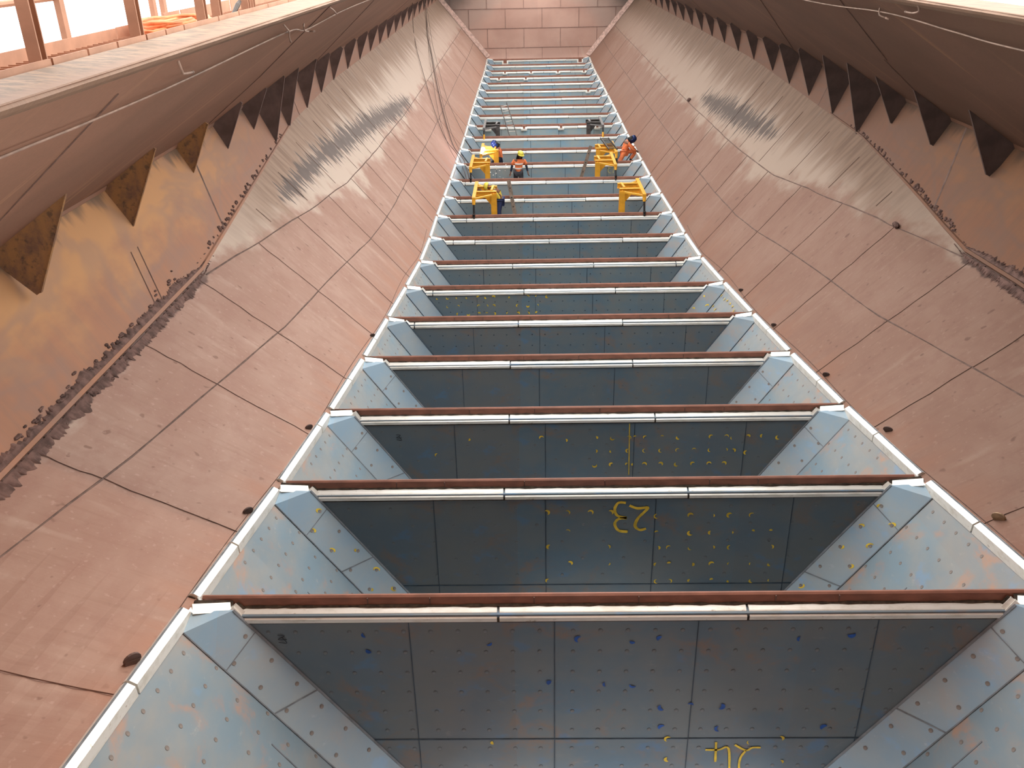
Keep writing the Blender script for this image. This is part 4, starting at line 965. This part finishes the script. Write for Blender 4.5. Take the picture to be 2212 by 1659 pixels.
def person(label, J, face, top, trousers, boots_mat, helmet, sleeves, stripes=False, visor=False, hood=False, loc=None):
    J = {k: Vector(v) for k, v in J.items()}
    t = thing('person', loc, label, 'person')
    f = Vector(face).normalized()
    up = (J['head'] - J['neck']).normalized(); sd = f.cross(up).normalized(); f = up.cross(sd).normalized()
    pts = {k: J[k] for k in ('pelvis', 'belly', 'chest', 'neck')}
    pts['jaw'] = J['neck'] + up * .07 + f * .025; pts['skull'] = J['neck'] + up * .15 + f * .012; pts['crown'] = J['neck'] + up * .21
    ed = [('pelvis', 'belly'), ('belly', 'chest'), ('chest', 'neck'), ('neck', 'jaw'), ('jaw', 'skull'), ('skull', 'crown')]
    rad = {'pelvis': .125, 'belly': .115, 'chest': .125, 'neck': .055, 'jaw': (.07, .08), 'skull': (.082, .095), 'crown': (.05, .055)}
    for s in 'LR':
        for k, r in (('sh', .055), ('el', .042), ('wr', .031), ('hp', .092), ('kn', .062), ('an', .043), ('to', .035)): pts[k + s] = J[k + s]; rad[k + s] = r
        ed += [('chest', 'sh' + s), ('sh' + s, 'el' + s), ('el' + s, 'wr' + s), ('pelvis', 'hp' + s), ('hp' + s, 'kn' + s), ('kn' + s, 'an' + s), ('an' + s, 'to' + s)]
        hand_pts(pts, ed, rad, 'wr' + s, 'el' + s, 1 if s == 'L' else -1, f, .45)
    body = skin_obj('body', pts, ed, rad, M['skin'], t, 2)
    # face
    c = pts['skull']
    for q in (-1, 1):
        mb = MB(); mb.ball(c + f * .082 + sd * q * .032 - up * .005, .013, 6); mb.build('eye', M['white'], t, True)
        mb = MB(); mb.ball(c + sd * q * .088 - up * .02, .03, 6, 0, (.5, .8, 1)); mb.build('ear', M['skin'], t, True)
    mb = MB(); mb.loft([[c + f * .085 + sd * .008 + up * .005, c + f * .085 - sd * .008 + up * .005, c + f * .09 - up * .01], [c + f * .085 + sd * .02 - up * .045, c + f * .085 - sd * .02 - up * .045, c + f * .118 - up * .04]], 0); mb.build('nose', M['skin'], t, True)
    mb = MB(); mb.beam(pts['jaw'] + f * .073 + sd * .025 + up * .005, pts['jaw'] + f * .073 - sd * .025 + up * .005, .012, .01, up); mb.build('mouth', M['glove'], t)
    # clothing
    g = 1.3
    def sub(keys): return {k: pts[k] for k in keys}
    tk = ['belly', 'pelvis', 'chest']; te = [('belly', 'pelvis'), ('belly', 'chest')]
    pts['collar'] = lerp(J['chest'], J['neck'], .85); rad['collar'] = .082; tk.append('collar'); te.append(('chest', 'collar'))
    for s in 'LR':
        tk += ['sh' + s]; te += [('chest', 'sh' + s)]
        pts['cuff' + s] = lerp(J['el' + s], J['wr' + s], .92 if sleeves == 'long' else .02); rad['cuff' + s] = .041 if sleeves == 'long' else .052
        if sleeves == 'long': tk += ['el' + s, 'cuff' + s]; te += [('sh' + s, 'el' + s), ('el' + s, 'cuff' + s)]
        else:
            pts['half' + s] = lerp(J['sh' + s], J['el' + s], .8); rad['half' + s] = .06; tk.append('half' + s); te.append(('sh' + s, 'half' + s))
    rr = {k: (tuple(x * g for x in rad[k]) if isinstance(rad[k], tuple) else rad[k] * g) for k in tk}
    skin_obj('shirt', sub(tk), te, rr, top, t, 2)
    if sleeves == 'two':
        for s in 'LR':
            k3 = {'a': lerp(J['sh' + s], J['el' + s], .72), 'b': J['el' + s], 'c': lerp(J['el' + s], J['wr' + s], .9)}
            skin_obj('sleeve', k3, [('a', 'b'), ('b', 'c')], {'a': .06, 'b': .052, 'c': .042}, M['navy'], t, 1)
    lk = ['pelvis']; le = []
    for s in 'LR':
        pts['hem' + s] = lerp(J['kn' + s], J['an' + s], .93); rad['hem' + s] = .058
        lk += ['hp' + s, 'kn' + s, 'hem' + s]; le += [('pelvis', 'hp' + s), ('hp' + s, 'kn' + s), ('kn' + s, 'hem' + s)]
    rr = {k: (tuple(x * 1.2 for x in rad[k]) if isinstance(rad[k], tuple) else rad[k] * 1.2) for k in lk}
    skin_obj('trousers', sub(lk), le, rr, trousers, t, 2)
    for s in 'LR':
        a, b = J['an' + s], J['to' + s]; n = Vector((0, 0, 1))
        skin_obj('boot', {'a': a + (a - J['kn' + s]).normalized() * -.08, 'b': a, 'c': lerp(a, b, .6), 'd': b}, [('a', 'b'), ('b', 'c'), ('c', 'd')], {'a': .06, 'b': .062, 'c': .055, 'd': .045}, boots_mat, t, 1)
    if stripes:
        q = lerp(J['belly'], J['chest'], .25); ax = (J['chest'] - J['belly']).normalized()
        for k, fz in enumerate((.02, .75)):
            q = lerp(J['belly'], J['chest'], fz); mb = MB(); n = 20
            a1 = (J['shL'] - J['shR']).normalized(); a2 = ax.cross(a1).normalized(); rx, ry = (.158, .158) if k == 0 else (.172, .172)
            mb.loft([[q + ax * h + a1 * math.cos(x) * rx + a2 * math.sin(x) * ry for x in [2 * math.pi * i / n for i in range(n)]] for h in (-.025, .025)], 0); mb.build('reflective_stripe', M['refl'], t)
    # helmet shell with brim
    hc = pts['skull'] + up * .035; Rm = Matrix((sd, f, up)).transposed(); mb = MB(); n = 14
    rings = [[hc + Rm @ Vector((math.cos(a) * .122 * k * .92, math.sin(a) * .122 * k * 1.12, h)) for a in [2 * math.pi * i / n for i in range(n)]] for k, h in ((1.0, -.01), (1.0, .03), (.9, .075), (.62, .108), (.2, .122))]
    mb.loft(rings, 0)
    hm = mb.build('helmet', helmet, t, True)
    if not visor:
        mb = MB(); mb.loft([[hc + Rm @ Vector((math.cos(a) * .118 * k, math.sin(a) * .14 * k + o_, h)) for a in [math.pi * i / 10 for i in range(11)]] for k, o_, h in ((.95, 0, .0), (1.12, .045, -.012), (1.1, .04, -.02), (.95, 0, -.012))], 0, True, True); mb.build('brim', helmet, hm, True)
    else:
        mb = MB(); mb.loft([[hc + Rm @ Vector((math.cos(a) * .125 * k, math.sin(a) * .16 * k, h)) for a in [math.pi * (i - 1) / 10 for i in range(13)]] for k, h in ((.95, .02), (1.05, -.05), (.95, -.20), (.9, -.20), (1.0, -.05), (.9, .02))], 0, True, True); mb.build('welding_visor', M['helmb'], hm, True)
    if hood:
        mb = MB(); mb.loft([[hc + Rm @ Vector((math.cos(a) * .125 * k, math.sin(a) * .14 * k, h)) for a in [math.pi * (1.0 + i / 12 * 1.0) + 0.0 for i in range(13)]] for k, h in ((.9, .0), (.98, -.1), (1.05, -.22), (1.0, -.22), (.93, -.1), (.85, .0))], 0, True, True); mb.build('neck_hood', M['black'], hm, True)
    for s in 'LR':
        k3 = {'a': lerp(J['el' + s], J['wr' + s], .85), 'b': J['wr' + s] + (J['wr' + s] - J['el' + s]).normalized() * .06}
        if sleeves == 'long': skin_obj('glove_cuff', k3, [('a', 'b')], {'a': .045, 'b': .042}, M['glove'], t, 1)
    return t
# standing worker
x, y, d = -1.16, 35.2, DK[14]
person('standing worker in orange and navy shirt, dark trousers and yellow helmet', dict(
    pelvis=(x - .05, y, d + .98), belly=(x - .045, y, d + 1.12), chest=(x - .01, y - .01, d + 1.36), neck=(x + .0, y - .02, d + 1.50), head=(x + .03, y - .05, d + 1.64),
    shL=(x - .20, y, d + 1.43), elL=(x - .30, y + .02, d + 1.17), wrL=(x - .345, y - .06, d + .95), shR=(x + .19, y, d + 1.43), elR=(x + .27, y + .04, d + 1.17), wrR=(x + .325, y - .02, d + .95),
    hpL=(x - .15, y, d + .93), knL=(x - .155, y - .04, d + .50), anL=(x - .17, y + .0, d + .09), toL=(x - .17, y - .14, d + .04), hpR=(x + .05, y, d + .93), knR=(x + .075, y - .05, d + .5), anR=(x + .10, y + .0, d + .09), toR=(x + .12, y - .14, d + .04)),
    (.45, -.85, -.25), M['orange'], M['grey'], M['black'], M['helmy'], 'two', True, False, True, (x, y, d))
# welder crouching behind the rear left frame
x, y, d = -2.02, 38.25, DK[13]
person('crouching welder in orange with a dark blue helmet, behind the rear left yellow frame', dict(
    pelvis=(x + .02, y + .05, d + .58), belly=(x, y, d + .74), chest=(x - .04, y - .06, d + .96), neck=(x - .09, y - .08, d + 1.10), head=(x - .18, y - .10, d + 1.20),
    shL=(x - .05, y - .28, d + 1.02), elL=(x - .22, y - .48, d + .90), wrL=(x - .42, y - .58, d + .98), shR=(x - .02, y + .16, d + 1.03), elR=(x - .22, y - .05, d + .85), wrR=(x - .40, y - .30, d + .96),
    hpL=(x - .02, y - .07, d + .52), knL=(x - .32, y - .25, d + .50), anL=(x - .12, y - .26, d + .10), toL=(x - .27, y - .28, d + .05), hpR=(x - .02, y + .16, d + .52), knR=(x - .30, y + .28, d + .32), anR=(x + .0, y + .30, d + .09), toR=(x - .14, y + .30, d + .04)),
    (-.85, -.35, -.45), M['orange'], M['navy'], M['black'], M['helmb'], 'long', False, True, True, (x, y, d))
# worker in a yellow shirt bending behind the front left frame
x, y, d = -1.82, 30.15, DK[16]
person('bending worker in yellow shirt and dark blue trousers behind the front left yellow frame', dict(
    pelvis=(x + .02, y + .03, d + .96), belly=(x + .02, y + .0, d + 1.10), chest=(x - .10, y - .02, d + 1.30), neck=(x - .22, y - .02, d + 1.40), head=(x - .33, y - .02, d + 1.44),
    shL=(x - .15, y - .21, d + 1.34), elL=(x - .36, y - .24, d + 1.25), wrL=(x - .58, y - .12, d + 1.32), shR=(x - .13, y + .18, d + 1.37), elR=(x - .36, y + .22, d + 1.28), wrR=(x - .57, y + .10, d + 1.36),
    hpL=(x + .02, y - .08, d + .92), knL=(x - .04, y - .12, d + .50), anL=(x + .04, y - .10, d + .09), toL=(x - .10, y - .14, d + .04), hpR=(x + .03, y + .13, d + .92), knR=(x - .02, y + .15, d + .5), anR=(x + .06, y + .15, d + .09), toR=(x - .08, y + .16, d + .04)),
    (-.8, -.1, -.6), M['hivis'], M['bluej'], M['black'], M['helmy'], 'short', False, False, False, (x, y, d))
# worker in orange overalls with one knee on the slot edge
x, y, d = 3.13, 37.4, DK[13]
person('worker in orange overalls and dark blue helmet kneeling against the right slope', dict(
    pelvis=(x, y, 4.12), belly=(x + .03, y + .02, 4.26), chest=(x + .10, y + .03, 4.44), neck=(x + .20, y + .02, 4.54), head=(x + .29, y + .01, 4.59),
    shL=(x + .05, y + .22, 4.49), elL=(x + .28, y + .25, 4.30), wrL=(x + .44, y + .10, 4.17), shR=(x + .14, y - .19, 4.46), elR=(x + .31, y - .22, 4.22), wrR=(x + .47, y - .08, 4.12),
    hpL=(x + .05, y + .10, 4.08), knL=(x + .50, y + .16, 4.04), anL=(x + .27, y + .18, 3.72), toL=(x + .38, y + .10, 3.66), hpR=(x - .02, y - .10, 4.05), knR=(x - .25, y - .26, 3.64), anR=(x - .46, y - .3, 3.24), toR=(x - .34, y - .36, 3.18)),
    (.8, .1, -.5), M['orange'], M['orange'], M['black'], M['helmb'], 'long', False, True, True, (x, y, 3.15))

# welding arc and sparks
ac = (-2.68, 37.55, 4.22)
mb = MB(); mb.ball(ac, .12, 6, 0, (.8, .5, 1.1)); tag(recenter(mb.build('welding_arc', M['arc'], None, True)), 'dazzling white welding arc on the rear left yellow frame', 'welding arc')
pl = bpy.data.lights.new('welding_arc_light', 'POINT'); pl.energy = 70; pl.color = (.75, .8, 1.0); pl.shadow_soft_size = .06
po = bpy.data.objects.new('welding_arc_light', pl); COL.objects.link(po); po.location = (ac[0] + .06, ac[1] - .18, ac[2] + .12)
mb = MB(); rnd = random.Random(5)
for k in range(26): mb.ball((-1.95 + rnd.gauss(0, .35), 35.2 + rnd.uniform(0, .9), 3.65 + rnd.uniform(-.2, .55)), rnd.choice((.005, .006, .009)), 4)
for k in range(10): mb.ball((-2.3 + rnd.gauss(0, .25), 30.4 + rnd.uniform(0, .5), 3.95 + rnd.uniform(-.15, .6)), rnd.choice((.007, .011)), 4)
sp = mb.build('welding_sparks', M['spark']); sp['kind'] = 'stuff'; tag(sp, 'tiny bright welding sparks falling beside the left yellow frames', 'sparks')

# ------------------------------------------------------------------ dusty haze hanging in the hopper
vm = bpy.data.materials.new('dusty_air'); vm.use_nodes = True; vt_ = vm.node_tree
vt_.nodes.remove(vt_.nodes['Principled BSDF'])
vs_ = vt_.nodes.new('ShaderNodeVolumeScatter'); vs_.inputs['Color'].default_value = (1.0, 0.93, 0.87, 1); vs_.inputs['Density'].default_value = 0.0065; vs_.inputs['Anisotropy'].default_value = 0.0
vt_.links.new(vs_.outputs[0], vt_.nodes['Material Output'].inputs['Volume'])
mb = MB(); mb.loft([[(-7.0, y, 3.0), (7.0, y, 3.0), (7.0, y, 8.85), (3.3, y, 11.3), (-3.3, y, 11.3), (-7.0, y, 8.85)] for y in (8.0, 69.0)])
hz = mb.build('dust_haze', vm); hz['kind'] = 'stuff'; tag(hz, 'thin pale dust haze hanging in the far part of the hopper', 'haze')
